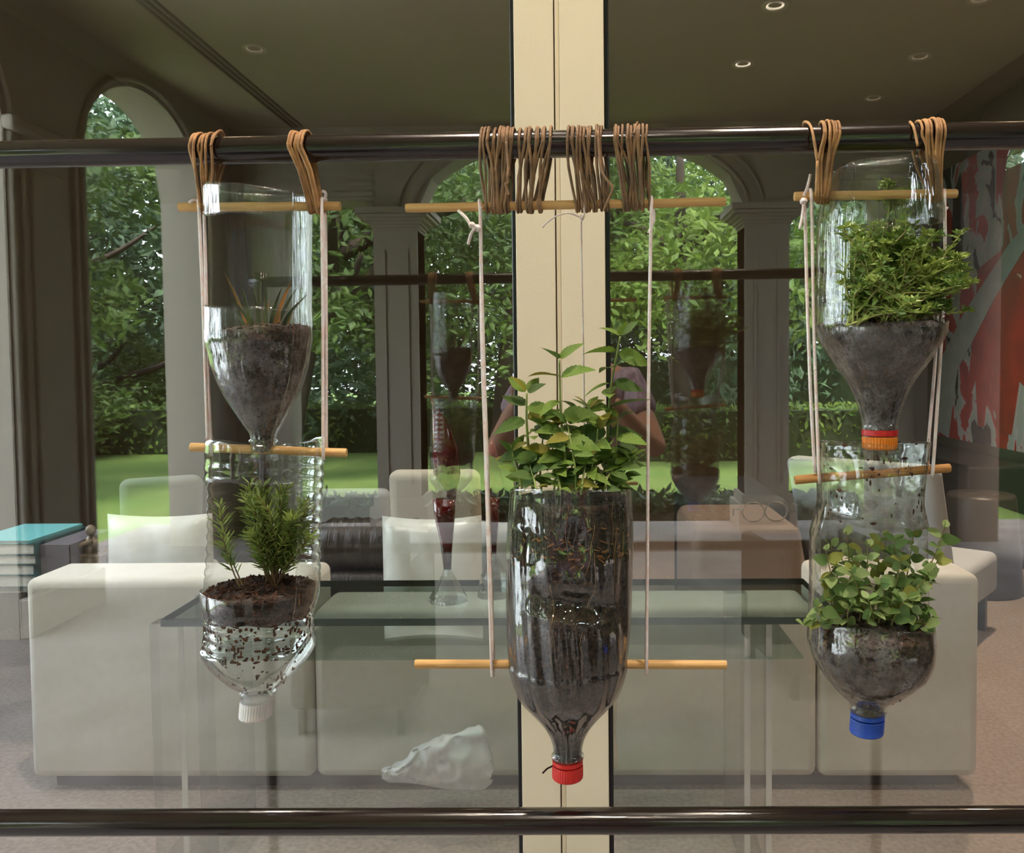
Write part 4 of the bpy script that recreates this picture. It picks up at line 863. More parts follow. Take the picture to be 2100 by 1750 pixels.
# --- rosemary
ros = thing('rosemary_plant', 'small upright rosemary bush in the ribbed bottle, lower left', 'rosemary plant', P(558, 1205, YR))
def sprig(parent, pts, n, L, rad=1.8, seed=0):
    r2 = random.Random(seed); sp, _ = spline(pts, [1] * len(pts), 10); s_ = MB().tube(sp, [(rad - rad * .5 * k / len(sp)) * PXM for k in range(len(sp))], 6)
    o = s_.build('sprig', 'rosemary_stem', parent, True); nd = MB()
    for k in range(n):
        u = .22 + .78 * k / n; i = min(len(sp) - 2, int(u * (len(sp) - 1))); t = (sp[i + 1] - sp[i]).normalized(); an = k * 2.4 + r2.uniform(-.4, .4)
        a = t.orthogonal().normalized(); b = t.cross(a); d = (a * math.cos(an) + b * math.sin(an)) * .8 + t * r2.uniform(.5, 1.0)
        d.normalize(); LL = L * r2.uniform(.7, 1.15) * (.75 if u > .92 else 1); y = d.cross(t + Vector((.01, .02, .03))).normalized() * LL * .085; p = sp[i] + (sp[i + 1] - sp[i]) * r2.random()
        up_ = t * LL * .05
        nd.add([p, p + d * LL * .3 + y + up_, p + d * LL * .75 + y * .9 + up_ * 1.2, p + d * LL, p + d * LL * .75 - y * .9 + up_ * 1.2, p + d * LL * .3 - y + up_, p + d * LL * .5 - up_ * .3], [(0, 6, 1), (1, 6, 2), (2, 6, 3), (3, 6, 4), (4, 6, 5), (5, 6, 0)])
    nd.build('needles', 'rosemary_leaf', o)['kind'] = 'stuff'
rs = random.Random(11)
for k in range(30):
    ex = rs.uniform(498, 634); ey = rs.uniform(985, 1100); dy = rs.uniform(-.03, .035)
    if k < 6: ex, ey, dy = ((505, 1045, .02), (545, 1010, .015), (590, 995, .0), (622, 1030, .02), (600, 1060, .03), (516, 1100, .03))[k]
    b = P(rs.uniform(548, 572), 1208, YR - dy * .3); e = P(ex, ey, YR - dy)
    sprig(ros, [b, b.lerp(e, .35) + Vector((rs.gauss(0, .003), 0, .004)), b.lerp(e, .7) + Vector((rs.gauss(0, .004), 0, .004)), e], 58, .0125, seed=k)
sprig(ros, [P(492, 1206, YR - .02), P(470, 1150, YR - .025), P(458, 1100, YR - .03), P(452, 1035, YR - .03)], 60, .0135, seed=51)
sprig(ros, [P(500, 1206, YR - .015), P(480, 1160, YR - .02), P(468, 1130, YR - .022), P(474, 1098, YR - .025)], 26, .010, seed=52)
# --- sparse blades in the upper left bottle
bla = thing('grass_tuft', 'sparse dry-tipped grass blades in the tall bottle, upper left', 'grass tuft', P(545, 672, YR))
rs = random.Random(3)
bl_ = [((515, 690), (460, 560), 0), ((520, 690), (492, 580), 1), ((545, 690), (546, 586), 1), ((550, 690), (578, 590), 1), ((556, 690), (600, 573), 0), ((560, 690), (610, 590), 1), ((566, 690), (630, 605), 1), ((530, 690), (470, 612), 1), ((540, 690), (552, 618), 0), ((570, 690), (575, 622), 0), ((575, 690), (610, 622), 1), ((510, 690), (478, 640), 1), ((535, 690), (520, 600), 1), ((585, 690), (600, 640), 0)]
for k, (a, b, g) in enumerate(bl_):
    dy = rs.uniform(-.02, .03); p0 = P(*a, YR - dy * .4); p1 = P(*b, YR - dy); m = MB(); n = 7
    side = (p1 - p0).cross(Vector((0, 1, .2))).normalized() * .0019; bend = Vector((0, 0, .004))
    row = [(p0.lerp(p1, i / (n - 1)) + bend * math.sin(math.pi * i / (n - 1)), 1 - (i / (n - 1)) ** 2 * .95) for i in range(n)]
    m.add([p - side * q for p, q in row] + [p + Vector((0, .0006, 0)) for p, q in row] + [p + side * q for p, q in row], [(i, i + 1, n + i + 1, n + i) for i in range(n - 1)] + [(n + i, n + i + 1, 2 * n + i + 1, 2 * n + i) for i in range(n - 1)])
    m.build('blade', 'blade_green' if g else 'blade_orange', bla, True)

# ================================================================== ROOM FURNITURE
def cushion(name, material, parent, px0, px1, py0, py1, Y, th=.14, rot=0, seed=0, puff=.9, ylow=None, skew=0):
    a = P(px0, py0, Y); b = P(px1, py1, Y); m = MB(); n = 14; rs = random.Random(seed); c = (a + b) / 2; hw = abs(b.x - a.x) / 2; hh = abs(a.z - b.z) / 2
    for s in (-1, 1):
        for i in range(n + 1):
            for j in range(n + 1):
                u = 2 * i / n - 1; v = 2 * j / n - 1; f = max(0, (1 - u ** 4) * (1 - v ** 4)) ** .5
                pin = 1 - .07 * (u * u) * (v * v < .999) * (1 - abs(v)) - .03 * abs(v)
                x = u * hw * (1 - .06 * (1 - abs(u)) ) ; z = v * hh * (1 - .08 * (1 - u * u) * (v > 0)) + skew * u * hw
                wr = .012 * math.sin(u * 9 + v * 3 + seed) * f
                m.v.append((c.x + x, c.y + s * th / 2 * f + wr * .5, c.z + z))
    N = (n + 1) ** 2
    for s in (0, 1):
        for i in range(n):
            for j in range(n):
                q = [s * N + i * (n + 1) + j, s * N + (i + 1) * (n + 1) + j, s * N + (i + 1) * (n + 1) + j + 1, s * N + i * (n + 1) + j + 1]
                m.f.append(tuple(q if s == 0 else q[::-1]))
    o = m.build(name, material, parent, True)
    bm = bmesh.new(); bm.from_mesh(o.data); bmesh.ops.remove_doubles(bm, verts=bm.verts, dist=1e-4); bm.to_mesh(o.data); bm.free(); o.data.polygons.foreach_set('use_smooth', [True] * len(o.data.polygons))
    return o
YS = 2.83
sx0 = P(55, 1400, YS).x; sx1 = P(2010, 1400, YS).x; sm0 = P(640, 1400, YS).x; sm1 = P(1680, 1400, YS).x
ztop = P(250, 1188, YS).z; zmid = P(900, 1252, YS).z; zpl = .045
sofa = thing('sofa', 'long white fabric sofa seen from behind through the glass', 'sofa', ((sx0 + sx1) / 2, YS + .5, 0))
MB().box(sx0 + .06, sx1 - .06, YS + .05, YS + .95, 0, zpl).build('plinth', 'plinth', sofa)
MB().box(sx0, sm0, YS, YS + .26, zpl, ztop).build('back_block', 'sofa_fabric', sofa, bevel=.03, seg=4)
MB().box(sm0 + .004, sm1 - .004, YS + .004, YS + .26, zpl, zmid).build('back_panel', 'sofa_fabric', sofa, bevel=.03, seg=4)
MB().box(sm1, sx1, YS, YS + .26, zpl, ztop).build('back_block', 'sofa_fabric', sofa, bevel=.03, seg=4)
for x0, x1 in ((sx0, sx0 + .25), (sx1 - .25, sx1)): MB().box(x0, x1, YS + .262, YS + 1.0, zpl, .58).build('arm', 'sofa_fabric', sofa, bevel=.03, seg=4)
for k in range(3):
    L = (sx1 - sx0 - .52) / 3; MB().box(sx0 + .26 + k * L, sx0 + .255 + (k + 1) * L, YS + .265, YS + 1.0, zpl + .01, .42).build('seat_cushion', 'sofa_fabric', sofa, bevel=.04, seg=4)
tag(cushion('throw_pillow', 'satin', None, 220, 440, 1054, 1215, YS + .42, .16, seed=1), 'silvery satin pillow standing behind the left end of the white sofa', 'pillow', 'pillows on the sofa')
tag(cushion('throw_pillow', 'satin', None, 784, 990, 1058, 1262, YS + .42, .16, seed=4), 'silvery satin pillow against the dark leather bolster', 'pillow', 'pillows on the sofa')
tag(cushion('throw_pillow', 'grey_fabric', None, 978, 1110, 1066, 1240, YS + .56, .14, seed=9), 'grey pillow half hidden behind the mint bottle', 'pillow', 'pillows on the sofa')
# dark leather bolster
bo = thing('bolster', 'wrinkled dark leather bolster behind the sofa, left of the satin pillow', 'bolster', P(720, 1200, YS + .7))
a = P(650, 1112, YS + .7); b = P(1010, 1120, YS + .7); m = MB(); n = 44
prof = []
for i in range(n + 1):
    u = i / n; p = a.lerp(b, u); prof.append((p, .105 * (1 - (2 * u - 1) ** 10 * .35) + .004 * math.sin(i * 2.1) + .003 * math.sin(i * 5.3)))
m.tube([p for p, r in prof], [r for p, r in prof], 24); m.build('roll', 'dark_leather', bo, True)
MB().box(a.x - .05, b.x + .02, YS + .6, YS + .95, P(700, 1250, YS + .7).z - .1, P(700, 1165, YS + .7).z).build('base_cushion', 'dark_leather', bo, bevel=.03, seg=3)

# console table
zc = .75; yc0 = (EYE - zc) * F / 527; yc1 = (EYE - zc) * F / 447
xc0 = P(330, 1270, yc0).x; xc1 = P(1646, 1190, yc1).x
con = thing('console_table', 'glass-topped console table with clear acrylic legs behind the white sofa', 'table', ((xc0 + xc1) / 2, (yc0 + yc1) / 2, 0))
tp = MB().box(xc0, xc1, yc0, yc1, zc - .022, zc).build('table_top', 'table_glass', con, bevel=.002)
e = MB().box(xc0, xc1, yc0 - .0015, yc0, zc - .021, zc - .001).box(xc0, xc1, yc1, yc1 + .0015, zc - .021, zc - .001).box(xc0 - .0015, xc0, yc0, yc1, zc - .021, zc - .001).box(xc1, xc1 + .0015, yc0, yc1, zc - .021, zc - .001)
e.build('polished_edge', 'table_edge', tp)
zsf = P(900, 1350, yc0 + .02).z
MB().box(xc0 + .1, xc1 - .1, yc0 + .02, yc1 - .02, zsf - .006, zsf).build('shelf', 'table_glass', con)
for x0, x1 in ((P(297, 1400, yc0).x, P(412, 1400, yc0).x), (P(1530, 1400, yc0).x, P(1580, 1400, yc0).x)):
    for y0, y1 in ((yc0 + .03, yc0 + .09), (yc1 - .10, yc1 - .04)):
        l_ = MB().box(x0, x1, y0, y1, .0, zc - .023).build('leg', 'acrylic', con, bevel=.004)
    MB().box(x0, x1, yc0 + .03, yc1 - .04, .0, .03).build('foot_bar', 'acrylic', con, bevel=.003)
for xq in (384, 1528, 1572):  # pale strips painted as the bright glint along the clear legs
    xx = P(xq, 1400, yc0 + .06).x; MB().box(xx - .008, xx + .008, yc0 + .028, yc0 + .0295, .03, zc - .03).build('leg_glint', 'acrylic_glint', con)
# red glass spears on crystal bases
def spear(label, px, Y, pts, base, top_tip=True):
    t = thing('glass_sculpture', label, 'sculpture', P(px, base[-1][0], Y), 'red glass sculptures on the console')
    z = lambda y: P(px, y, Y).z; k = Y / F
    for nm, seg, mt, fl in pts:
        m = MB(); n = 24; prof = sorted([(z(y), r * k, (cx - px) * k) for y, r, cx in seg])
        x0 = P(px, 1000, Y).x; o = len(m.v)
        for zz, r, dx in prof:
            for q in range(n): a = 6.2832 * q / n; m.v.append((x0 + dx + r * math.sin(a), Y - r * fl * math.cos(a), zz))
        for i in range(len(prof) - 1):
            for q in range(n): q2 = (q + 1) % n; m.f.append((i * n + q, i * n + q2, (i + 1) * n + q2, (i + 1) * n + q))
        m.f.append(tuple(range(n))[::-1]); m.f.append(tuple((len(prof) - 1) * n + q for q in range(n)))
        m.build(nm, mt, t, True)
    m = MB(); n = 9; o = 0; prof = sorted([(z(y), r * k) for y, r in base]); x0 = P(px, 1000, Y).x
    m.lathe([(r, zz) for zz, r in prof], n, lambda zz: (x0, Y)); m.build('crystal_base', 'crystal', t)
spear('tall dark red glass spear on a clear crystal base, left on the console', 916, 2.5, [('spear_head', [(816, 1, 887), (830, 4, 892), (850, 11, 900), (880, 20, 908), (920, 26, 914), (970, 28, 917), (990, 22, 919), (1010, 11, 925), (1026, 10, 926)], 'ruby_glass', .6), ('spear_stem', [(1024, 24, 910), (1060, 21, 911), (1110, 13, 914), (1168, 8, 915)], 'ruby_glass', .8)], [(1166, 8), (1180, 13), (1205, 28), (1225, 40), (1232, 42)])
spear('slimmer red glass spear on a crystal base, beside the long pink string', 1011, 2.6, [('spear_head', [(900, 1, 1011), (940, 14, 1011), (990, 20, 1011), (1020, 9, 1011)], 'ruby_glass', .6), ('spear_stem', [(1020, 13, 1011), (1060, 11, 1011), (1136, 6, 1011)], 'ruby_glass', .8)], [(1134, 7), (1150, 14), (1180, 28), (1210, 34), (1222, 36)])

# left side table with books and bronze figure
YT = 3.05; zt_ = P(100, 1214, YT).z
tab = thing('side_table', 'black side table at the left edge carrying the books', 'table', (P(60, 1214, YT).x, YT + .3, 0))
x0 = P(-160, 1214, YT).x; x1 = P(236, 1214, YT).x
MB().box(x0, x1, YT, YT + .62, zt_ - .03, zt_).build('top', 'black_satin', tab, bevel=.003)
for x in (x0 + .03, x1 - .07):
    for y in (YT + .03, YT + .55): MB().box(x, x + .04, y, y + .04, 0, zt_ - .031).build('leg', 'black_satin', tab)
zz = zt_
for k, (xa_, xb_, h, cov, lab) in enumerate(((-60, 72, .045, 'teal_cover', 'thick teal book at the bottom of the stack at the left edge'), (-58, 70, .04, 'teal_cover', 'teal book second from the bottom in the stack'), (-66, 74, .036, 'teal_cover', 'teal book in the middle of the stack at the left edge'), (-64, 72, .042, 'teal_cover', 'teal book fourth up in the stack'), (-70, 62, .012, 'aqua_cover', 'thin aqua book lying on top of the stack'))):
    xa2 = P(xa_, 1150, YT + .06).x; xb2 = P(xb_, 1150, YT + .06).x
    bk = thing('book', lab, 'book', ((xa2 + xb2) / 2, YT + .2, zz), 'books stacked on the side table')
    MB().box(xa2 + .004, xb2 - .004, YT + .064, YT + .40, zz + .0035, zz + h - .0035).build('pages', 'paper', bk)
    MB().box(xa2, xb2, YT + .06, YT + .40, zz, zz + .003).box(xa2, xb2, YT + .06, YT + .40, zz + h - .003, zz + h).box(xb2 - .0035, xb2, YT + .06, YT + .40, zz + .003, zz + h - .003).build('cover', cov, bk)
    zz += h + .0003
xa2 = P(84, 1150, YT + .08).x; xb2 = P(144, 1150, YT + .08).x
zz = zt_
for k, (h, lab) in enumerate(((.06, 'grey book at the bottom of the second stack, beside the teal books'), (.05, 'grey book in the middle of the second stack'), (.045, 'grey book on top of the second stack'))):
    bk = thing('book', lab, 'book', ((xa2 + xb2) / 2, YT + .2, zz), 'books stacked on the side table')
    MB().box(xa2 + .003, xb2 - .004, YT + .084, YT + .38, zz + .003, zz + h - .003).build('pages', 'paper', bk)
    MB().box(xa2, xb2, YT + .08, YT + .38, zz, zz + .003).box(xa2, xb2, YT + .08, YT + .38, zz + h - .003, zz + h).box(xb2 - .0035, xb2, YT + .08, YT + .38, zz + .003, zz + h - .003).box(xa2, xb2, YT + .08, YT + .083, zz + .003, zz + h - .003).build('cover', 'slate_cover', bk)
    zz += h + .0003
c0 = P(190, 1214, YT + .2); fg = thing('figurine', 'small bronze seated figure on a block between the books and the pillow', 'figurine', (c0.x, YT + .2, zt_))
k = (YT + .2) / F
MB().box(c0.x - 30 * k, c0.x + 34 * k, YT + .14, YT + .28, zt_, P(190, 1132, YT + .2).z).build('block', 'bronze', fg, bevel=.006)
zf = P(190, 1132, YT + .2).z
MB().ball((c0.x + 1 * k, YT + .2, zf + 14 * k), 17 * k, 15 * k, 16 * k).tube([(c0.x - 2 * k, YT + .2, zf), (c0.x, YT + .2, zf + 22 * k), (c0.x + 2 * k, YT + .2, zf + 34 * k)], [20 * k, 13 * k, 7 * k], 12).tube([(c0.x + 8 * k, YT + .18, zf + 26 * k), (c0.x - 10 * k, YT + .14, zf + 18 * k), (c0.x - 22 * k, YT + .13, zf + 22 * k)], [6 * k, 5 * k, 4 * k], 8).tube([(c0.x - 8 * k, YT + .22, zf + 26 * k), (c0.x - 20 * k, YT + .18, zf + 10 * k), (c0.x - 24 * k, YT + .14, zf + 4 * k)], [6 * k, 5 * k, 4 * k], 8).build('body', 'bronze', fg, True)
MB().ball((c0.x + 3 * k, YT + .19, zf + 46 * k), 10 * k, 11 * k, 12 * k).build('head', 'bronze', fg, True)
# armchairs farther in
def lounge(name, label, px, Y, wpx, ytop, ybot, material, rotz=0, lean=.22, depth=.8):
    k = Y / F; c = P(px, ybot, Y); t = thing(name, label, 'chair', (c.x, Y, 0)); wd = wpx * k; zb = c.z; zt2 = P(px, ytop, Y).z
    mtx = Matrix.Translation((c.x, Y, 0)) @ Matrix.Rotation(rotz, 4, 'Z')
    bk = MB(); 
    pts = []
    for s in (0, 1):
        for x in (-1, 1): pts.append(mtx @ Vector((x * wd / 2, 0 + s * .14, .28)))
    tpz = zt2
    bk.hexa([mtx @ Vector((-wd / 2, .0, .2)), mtx @ Vector((wd / 2, .0, .2)), mtx @ Vector((wd / 2, .16, .2)), mtx @ Vector((-wd / 2, .16, .2))], [mtx @ Vector((-wd / 2, -lean, tpz)), mtx @ Vector((wd / 2, -lean, tpz)), mtx @ Vector((wd / 2, -lean + .13, tpz)), mtx @ Vector((-wd / 2, -lean + .13, tpz))])
    bk.build('backrest', material, t, bevel=.045, seg=4)
    MB().box(-wd / 2 + .01, wd / 2 - .01, .165, depth, .2, .42, mtx).build('seat', material, t, bevel=.04, seg=4)
    for x in (-wd / 2 + .05, wd / 2 - .09):
        for y in (.06, depth - .1): MB().box(x, x + .04, y, y + .04, 0, .199, mtx).build('leg', 'black_satin', t)
    return t
lounge('armchair', 'rounded beige armchair across the room, above the satin pillow', 895, 4.3, 185, 962, 1060, 'beige_fabric', 0, .1)
lounge('armchair', 'low pale armchair across the room, right of the rosemary bottle', 728, 4.9, 150, 1001, 1060, 'pale_cushion', 0, .1)
lounge('armchair', 'grey reclined chair across the room, behind the left satin pillow', 330, 4.4, 150, 968, 1060, 'grey_fabric', .5, .3)
lounge('armchair', 'white chaise with a steeply reclined back behind the right bottles', 1800, 4.2, 300, 935, 1120, 'pale_cushion', -.7, .3)
ot = thing('ottoman', 'taupe leather ottoman cushion right of the mint bottle, with odds and ends on it', 'ottoman', P(1520, 1140, 3.4))
MB().box(P(1420, 1100, 3.4).x, P(1650, 1100, 3.4).x, 3.4, 4.0, .12, P(1500, 1082, 3.4).z).build('cushion', 'taupe_leather', ot, bevel=.05, seg=4)
MB().box(P(1430, 1100, 3.4).x, P(1640, 1100, 3.4).x, 3.44, 3.96, 0, .12).build('base', 'black_satin', ot)
gl = thing('eyeglasses', 'folded eyeglasses with a round wire rim lying on the taupe ottoman', 'eyeglasses', P(1545, 1086, 3.55))
zo = P(1500, 1082, 3.4).z + .004; xg = P(1545, 1086, 3.5).x
MB().tube([(xg + .045 * math.cos(6.283 * i / 20), 3.5, zo + .04 + .04 * math.sin(6.283 * i / 20)) for i in range(20)], .003, 6, closed=True).build('rim', 'bronze', gl, True)
MB().tube([(xg + .055 + .045 * math.cos(6.283 * i / 20) + .04, 3.51, zo + .04 + .04 * math.sin(6.283 * i / 20)) for i in range(20)], .003, 6, closed=True).build('rim', 'bronze', gl, True)
MB().tube([(xg - .045, 3.5, zo + .05), (xg - .07, 3.56, zo + .045), (xg - .06, 3.62, zo + .006)], .003, 6).build('temple', 'bronze', gl, True)
sd = thing('dark_daybed', 'black daybed with a rounded back behind the ottoman', 'daybed', P(1500, 1130, 4.0))
MB().box(P(1420, 1050, 4.05).x, P(1625, 1050, 4.05).x, 4.05, 4.9, .1, P(1450, 1022, 4.05).z).build('body', 'black_soft', sd, bevel=.07, seg=5)
MB().box(P(1430, 1050, 4.05).x, P(1615, 1050, 4.05).x, 4.1, 4.85, 0, .1).build('base', 'black_satin', sd)
# painting on the right wall
def pic():
    ya_ = RX * F / (1925 - 1188); yb_ = RX * F / (2290 - 1188)
    z0 = EYE - (912 - 745) / F * RX * F / (1990 - 1188); z1 = EYE + (745 - 335) / F * RX * F / (1990 - 1188)
    t = thing('painting', 'large abstract painting with red drips and a pale diagonal stroke on the right wall', 'painting', (RX - .03, (ya_ + yb_) / 2, z0))
    m = bpy.data.materials.new('abstract_paint'); m.use_nodes = True; nt = m.node_tree; b = nt.nodes['Principled BSDF']; b.inputs['Roughness'].default_value = .6
    L = nt.links.new; tc = nt.nodes.new('ShaderNodeTexCoord'); mp = nt.nodes.new('ShaderNodeMapping'); L(tc.outputs['Generated'], mp.inputs[0])
    mp.inputs['Scale'].default_value = (1, 3.2, 1.3)
    n = nt.nodes.new('ShaderNodeTexNoise'); n.inputs['Scale'].default_value = 2.6; n.inputs['Detail'].default_value = 5; n.inputs['Distortion'].default_value = .8; L(mp.outputs[0], n.inputs['Vector'])
    r = nt.nodes.new('ShaderNodeValToRGB'); r.color_ramp.interpolation = 'CONSTANT'; L(n.outputs[0], r.inputs[0])
    els = [(0, lin(30, 30, 34)), (.40, lin(176, 196, 200)), (.47, lin(200, 204, 214)), (.52, lin(188, 44, 34)), (.62, lin(166, 32, 28)), (.70, lin(216, 196, 200))]
    r.color_ramp.elements[0].color = els[0][1]; r.color_ramp.elements[1].position = els[1][0]; r.color_ramp.elements[1].color = els[1][1]
    for p_, c_ in els[2:]:
        e_ = r.color_ramp.elements.new(p_); e_.color = c_
    L(r.outputs[0], b.inputs['Base Color']); MATS['abstract_paint'] = m
    MB().box(RX - .035, RX - .004, yb_, ya_, z0, z1).build('canvas', 'abstract_paint', t)
    cv = MATS['aqua_cover']
    # thick raised strokes and drips
    mm = MB(); hh = z1 - z0; ww = ya_ - yb_
    def stroke(name, pts, material, dx):
        s_ = MB(); v = [(RX - .036 - dx, ya_ - u * ww, z0 + q * hh) for u, q in pts]; k_ = len(v)
        v2 = [(x - .003, y, z) for x, y, z in v]
        s_.add(v + v2, [tuple(range(k_)), tuple(range(2 * k_ - 1, k_ - 1, -1))] + [(i, (i + 1) % k_, k_ + (i + 1) % k_, k_ + i) for i in range(k_)])
        s_.build(name, material, t)
    mat('paint_pale', lin(188, 206, 208), .6, c2=lin(170, 190, 196), scale=6); mat('paint_red', lin(190, 40, 30), .5, c2=lin(160, 28, 24), scale=5); mat('paint_dark', lin(36, 32, 36), .5)
    stroke('red_field', [(.22, .10), (.26, .32), (.30, .60), (.5, .66), (.7, .62), (.8, .4), (.76, .28), (.72, .16), (.70, .02), (.66, .02), (.64, .18), (.56, .22), (.52, .05), (.48, .05), (.46, .24), (.38, .26), (.35, .06), (.31, .06), (.29, .22)], 'paint_red', 0)
    stroke('pale_stroke', [(0, .02), (.1, .0), (.16, .25), (.42, .5), (.62, .66), (.66, .74), (.5, .66), (.2, .45), (.04, .3)], 'paint_pale', .004)
    stroke('dark_stroke', [(.1, .62), (.16, .6), (.2, .75), (.17, .96), (.12, .9)], 'paint_dark', .002)
    stroke('red_drip', [(.03, .1), (.06, .1), (.07, .5), (.02, .5)], 'paint_red', .001)
pic()
bn = thing('bench', 'long black bench under the painting', 'bench', (2.9, 6.7, 0))
zbn = .72
MB().box(2.65, 3.15, 5.85, 7.7, .12, zbn).build('body', 'black_satin', bn, bevel=.02, seg=3); MB().box(2.7, 3.1, 5.9, 7.65, 0, .12).build('base', 'black_soft', bn)
YD = 5.2; dc = P(2035, 1100, YD); kd = YD / F
dr_ = thing('drum_table', 'dark tapered drum table near the right edge', 'drum table', (dc.x, YD, 0))
MB().lathe([(.24, 0), (.245, .02), (.2, P(2035, 1020, YD).z - .02), (.19, P(2035, 1020, YD).z)], 40, lambda z: (dc.x, YD + .15)).build('drum', 'drum_metal', dr_, True)
# plastic bag on the floor in front of the sofa back
bg_t = thing('plastic_bag', 'crumpled white plastic bag lying low in front of the sofa back', 'plastic bag', P(900, 1625, 2.62))
m = MB(); rs = random.Random(8); nu, nv = 46, 16
out_ = [(785, 1580, 1596), (800, 1572, 1606), (830, 1560, 1606), (850, 1535, 1608), (880, 1520, 1612), (910, 1510, 1618), (940, 1502, 1622), (970, 1492, 1624), (990, 1488, 1620), (1002, 1530, 1610), (1007, 1560, 1600)]
for i in range(nu + 1):
    u = i / nu; xq = 785 + 222 * u
    top_ = interp([(a_, b_) for a_, b_, c_ in out_], xq); bot_ = interp([(a_, c_) for a_, b_, c_ in out_], xq)
    for j in range(2 * nv):
        a_ = 2 * math.pi * j / (2 * nv); fz = .5 - .5 * math.cos(a_); py = bot_ + (top_ - bot_) * fz
        q_ = Vector((u * 5, math.cos(a_) * 1.6, math.sin(a_) * 1.6)); w1 = noise.noise(q_); w2 = noise.noise(q_ * 2.6 + Vector((9, 0, 0))); w3 = noise.noise(q_ * 1.7 + Vector((0, 7, 0)))
        th = .055 * math.sin(a_) * (1 + .5 * w1) + .022 * w2
        p = P(xq + 8 * w3, py + 9 * w2 * math.sin(a_ / 2), 2.68 - th); p.z = max(p.z, .004); m.v.append(tuple(p))
K = 2 * nv
for i in range(nu):
    for j in range(K): j2 = (j + 1) % K; m.f.append((i * K + j, (i + 1) * K + j, (i + 1) * K + j2, i * K + j2))
m.build('film', 'bag_film', bg_t, True)

# ================================================================== PHOTOGRAPHER (mirrored in the right pane)
def skin(name, verts, edges, radii, material, parent, root=0, sub=2):
    me = bpy.data.meshes.new(name); me.from_pydata(verts, edges, []); me.update(); o = bpy.data.objects.new(name, me); COL.objects.link(o)
    md = o.modifiers.new('skin', 'SKIN'); md.use_smooth_shade = True
    sv = me.skin_vertices[0].data if me.skin_vertices else None
    if sv is None:
        bm = bmesh.new(); bm.from_mesh(me); bm.verts.layers.skin.verify(); bm.to_mesh(me); bm.free(); sv = me.skin_vertices[0].data
    for i, r_ in enumerate(radii): sv[i].radius = r_ if isinstance(r_, tuple) else (r_, r_); sv[i].use_root = (i == root)
    s2 = o.modifiers.new('smooth', 'SUBSURF'); s2.levels = sub; s2.render_levels = sub
    me.materials.append(MATS[material]); put(o, parent); return o
px_, py_ = .0, -.42
per = thing('person', 'person in a purple striped shirt and dark shorts holding up a phone, mirrored faintly', 'person', (px_, py_, 0))
V = [(px_, py_, .92), (px_, py_ + .01, 1.08), (px_, py_ + .01, 1.24), (px_, py_ + .01, 1.40), (px_, py_ + .02, 1.50), (px_, py_ + .05, 1.58), (px_, py_ + .07, 1.68),
     (px_ + .17, py_ + .01, 1.38), (px_ + .27, py_ + .14, 1.14), (px_ + .10, py_ + .30, 1.33), (px_ - .17, py_ + .01, 1.38), (px_ - .30, py_ + .12, 1.14), (px_ - .20, py_ + .30, 1.33),
     (px_ + .09, py_, .86), (px_ + .09, py_ + .03, .48), (px_ + .09, py_, .09), (px_ + .10, py_ + .14, .035), (px_ - .09, py_, .86), (px_ - .09, py_ + .02, .48), (px_ - .09, py_, .09), (px_ - .10, py_ + .14, .035)]
Eg = [(0, 1), (1, 2), (2, 3), (3, 4), (4, 5), (5, 6), (3, 7), (7, 8), (8, 9), (3, 10), (10, 11), (11, 12), (0, 13), (13, 14), (14, 15), (15, 16), (0, 17), (17, 18), (18, 19), (19, 20)]
Ra = [(.14, .10), (.125, .09), (.135, .10), (.13, .09), .05, .075, .085, .055, .040, .028, .055, .040, .028, .078, .052, .036, .03, .078, .052, .036, .03]
body = skin('body', V, Eg, Ra, 'skin', per)
sh = [V[i] for i in (0, 1, 2, 3, 7, 10)] + [tuple(Vector(V[7]).lerp(Vector(V[8]), .55)), tuple(Vector(V[10]).lerp(Vector(V[11]), .55))]
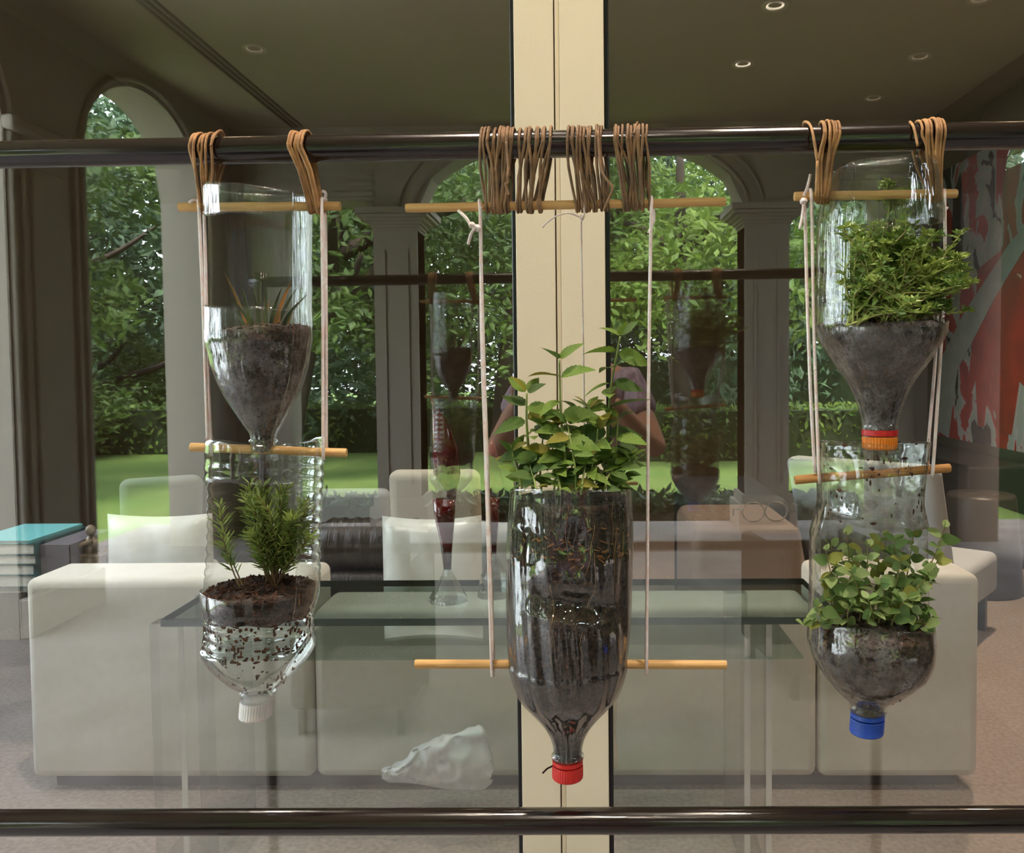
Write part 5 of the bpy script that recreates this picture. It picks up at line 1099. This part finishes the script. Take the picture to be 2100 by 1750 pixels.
skin('shirt', sh, [(0, 1), (1, 2), (2, 3), (3, 4), (3, 5), (4, 6), (5, 7)], [(.165, .125), (.155, .115), (.16, .12), (.14, .11), .075, .075, .07, .07], 'shirt', per)
skin('shorts', [V[0], V[13], V[17], tuple(Vector(V[13]).lerp(Vector(V[14]), .5)), tuple(Vector(V[17]).lerp(Vector(V[18]), .5))], [(0, 1), (0, 2), (1, 3), (2, 4)], [(.15, .13), .105, .105, .095, .095], 'shorts', per)
hd = Vector(V[6])
MB().ball((hd.x, hd.y - .02, hd.z + .035), .098, .112, .105, 20, 12).ball((hd.x, hd.y - .075, hd.z - .05), .085, .05, .12, 16, 10).build('hair', 'hair', per, True)
fc = MB().ball((hd.x, hd.y + .085, hd.z - .01), .014, .02, .02); fc.build('nose', 'skin', body, True)
for s in (-1, 1):
    MB().ball((hd.x + s * .032, hd.y + .078, hd.z + .018), .013, .009, .009).build('eye', 'eye_white', body, True)
    MB().ball((hd.x + s * .086, hd.y + .0, hd.z), .012, .022, .032).build('ear', 'skin', body, True)
MB().ball((hd.x, hd.y + .082, hd.z - .048), .024, .009, .008).build('mouth', 'lip', body, True)
for s, w_ in ((1, V[9]), (-1, V[12])):
    wv = Vector(w_); pc = wv + Vector((-s * .015, .05, .03)); VV = [tuple(wv), tuple(pc)]; EE = [(0, 1)]; RR = [.026, (.036, .018)]
    for q in range(4):
        b0 = pc + Vector((s * (.026 - .017 * q), .02, .012)); L_ = (.058, .072, .076, .066)[q]
        i0 = len(VV); VV += [tuple(b0), tuple(b0 + Vector((-s * .012, L_ * .5, .016))), tuple(b0 + Vector((-s * .034, L_ * .72, .02)))]; EE += [(1, i0), (i0, i0 + 1), (i0 + 1, i0 + 2)]; RR += [.0095, .0085, .0075]
    i0 = len(VV); VV += [tuple(pc + Vector((-s * .034, .005, -.004))), tuple(pc + Vector((-s * .056, .032, .01)))]; EE += [(1, i0), (i0, i0 + 1)]; RR += [.011, .0085]
    skin('hand', VV, EE, RR, 'skin', body, 0, 1)
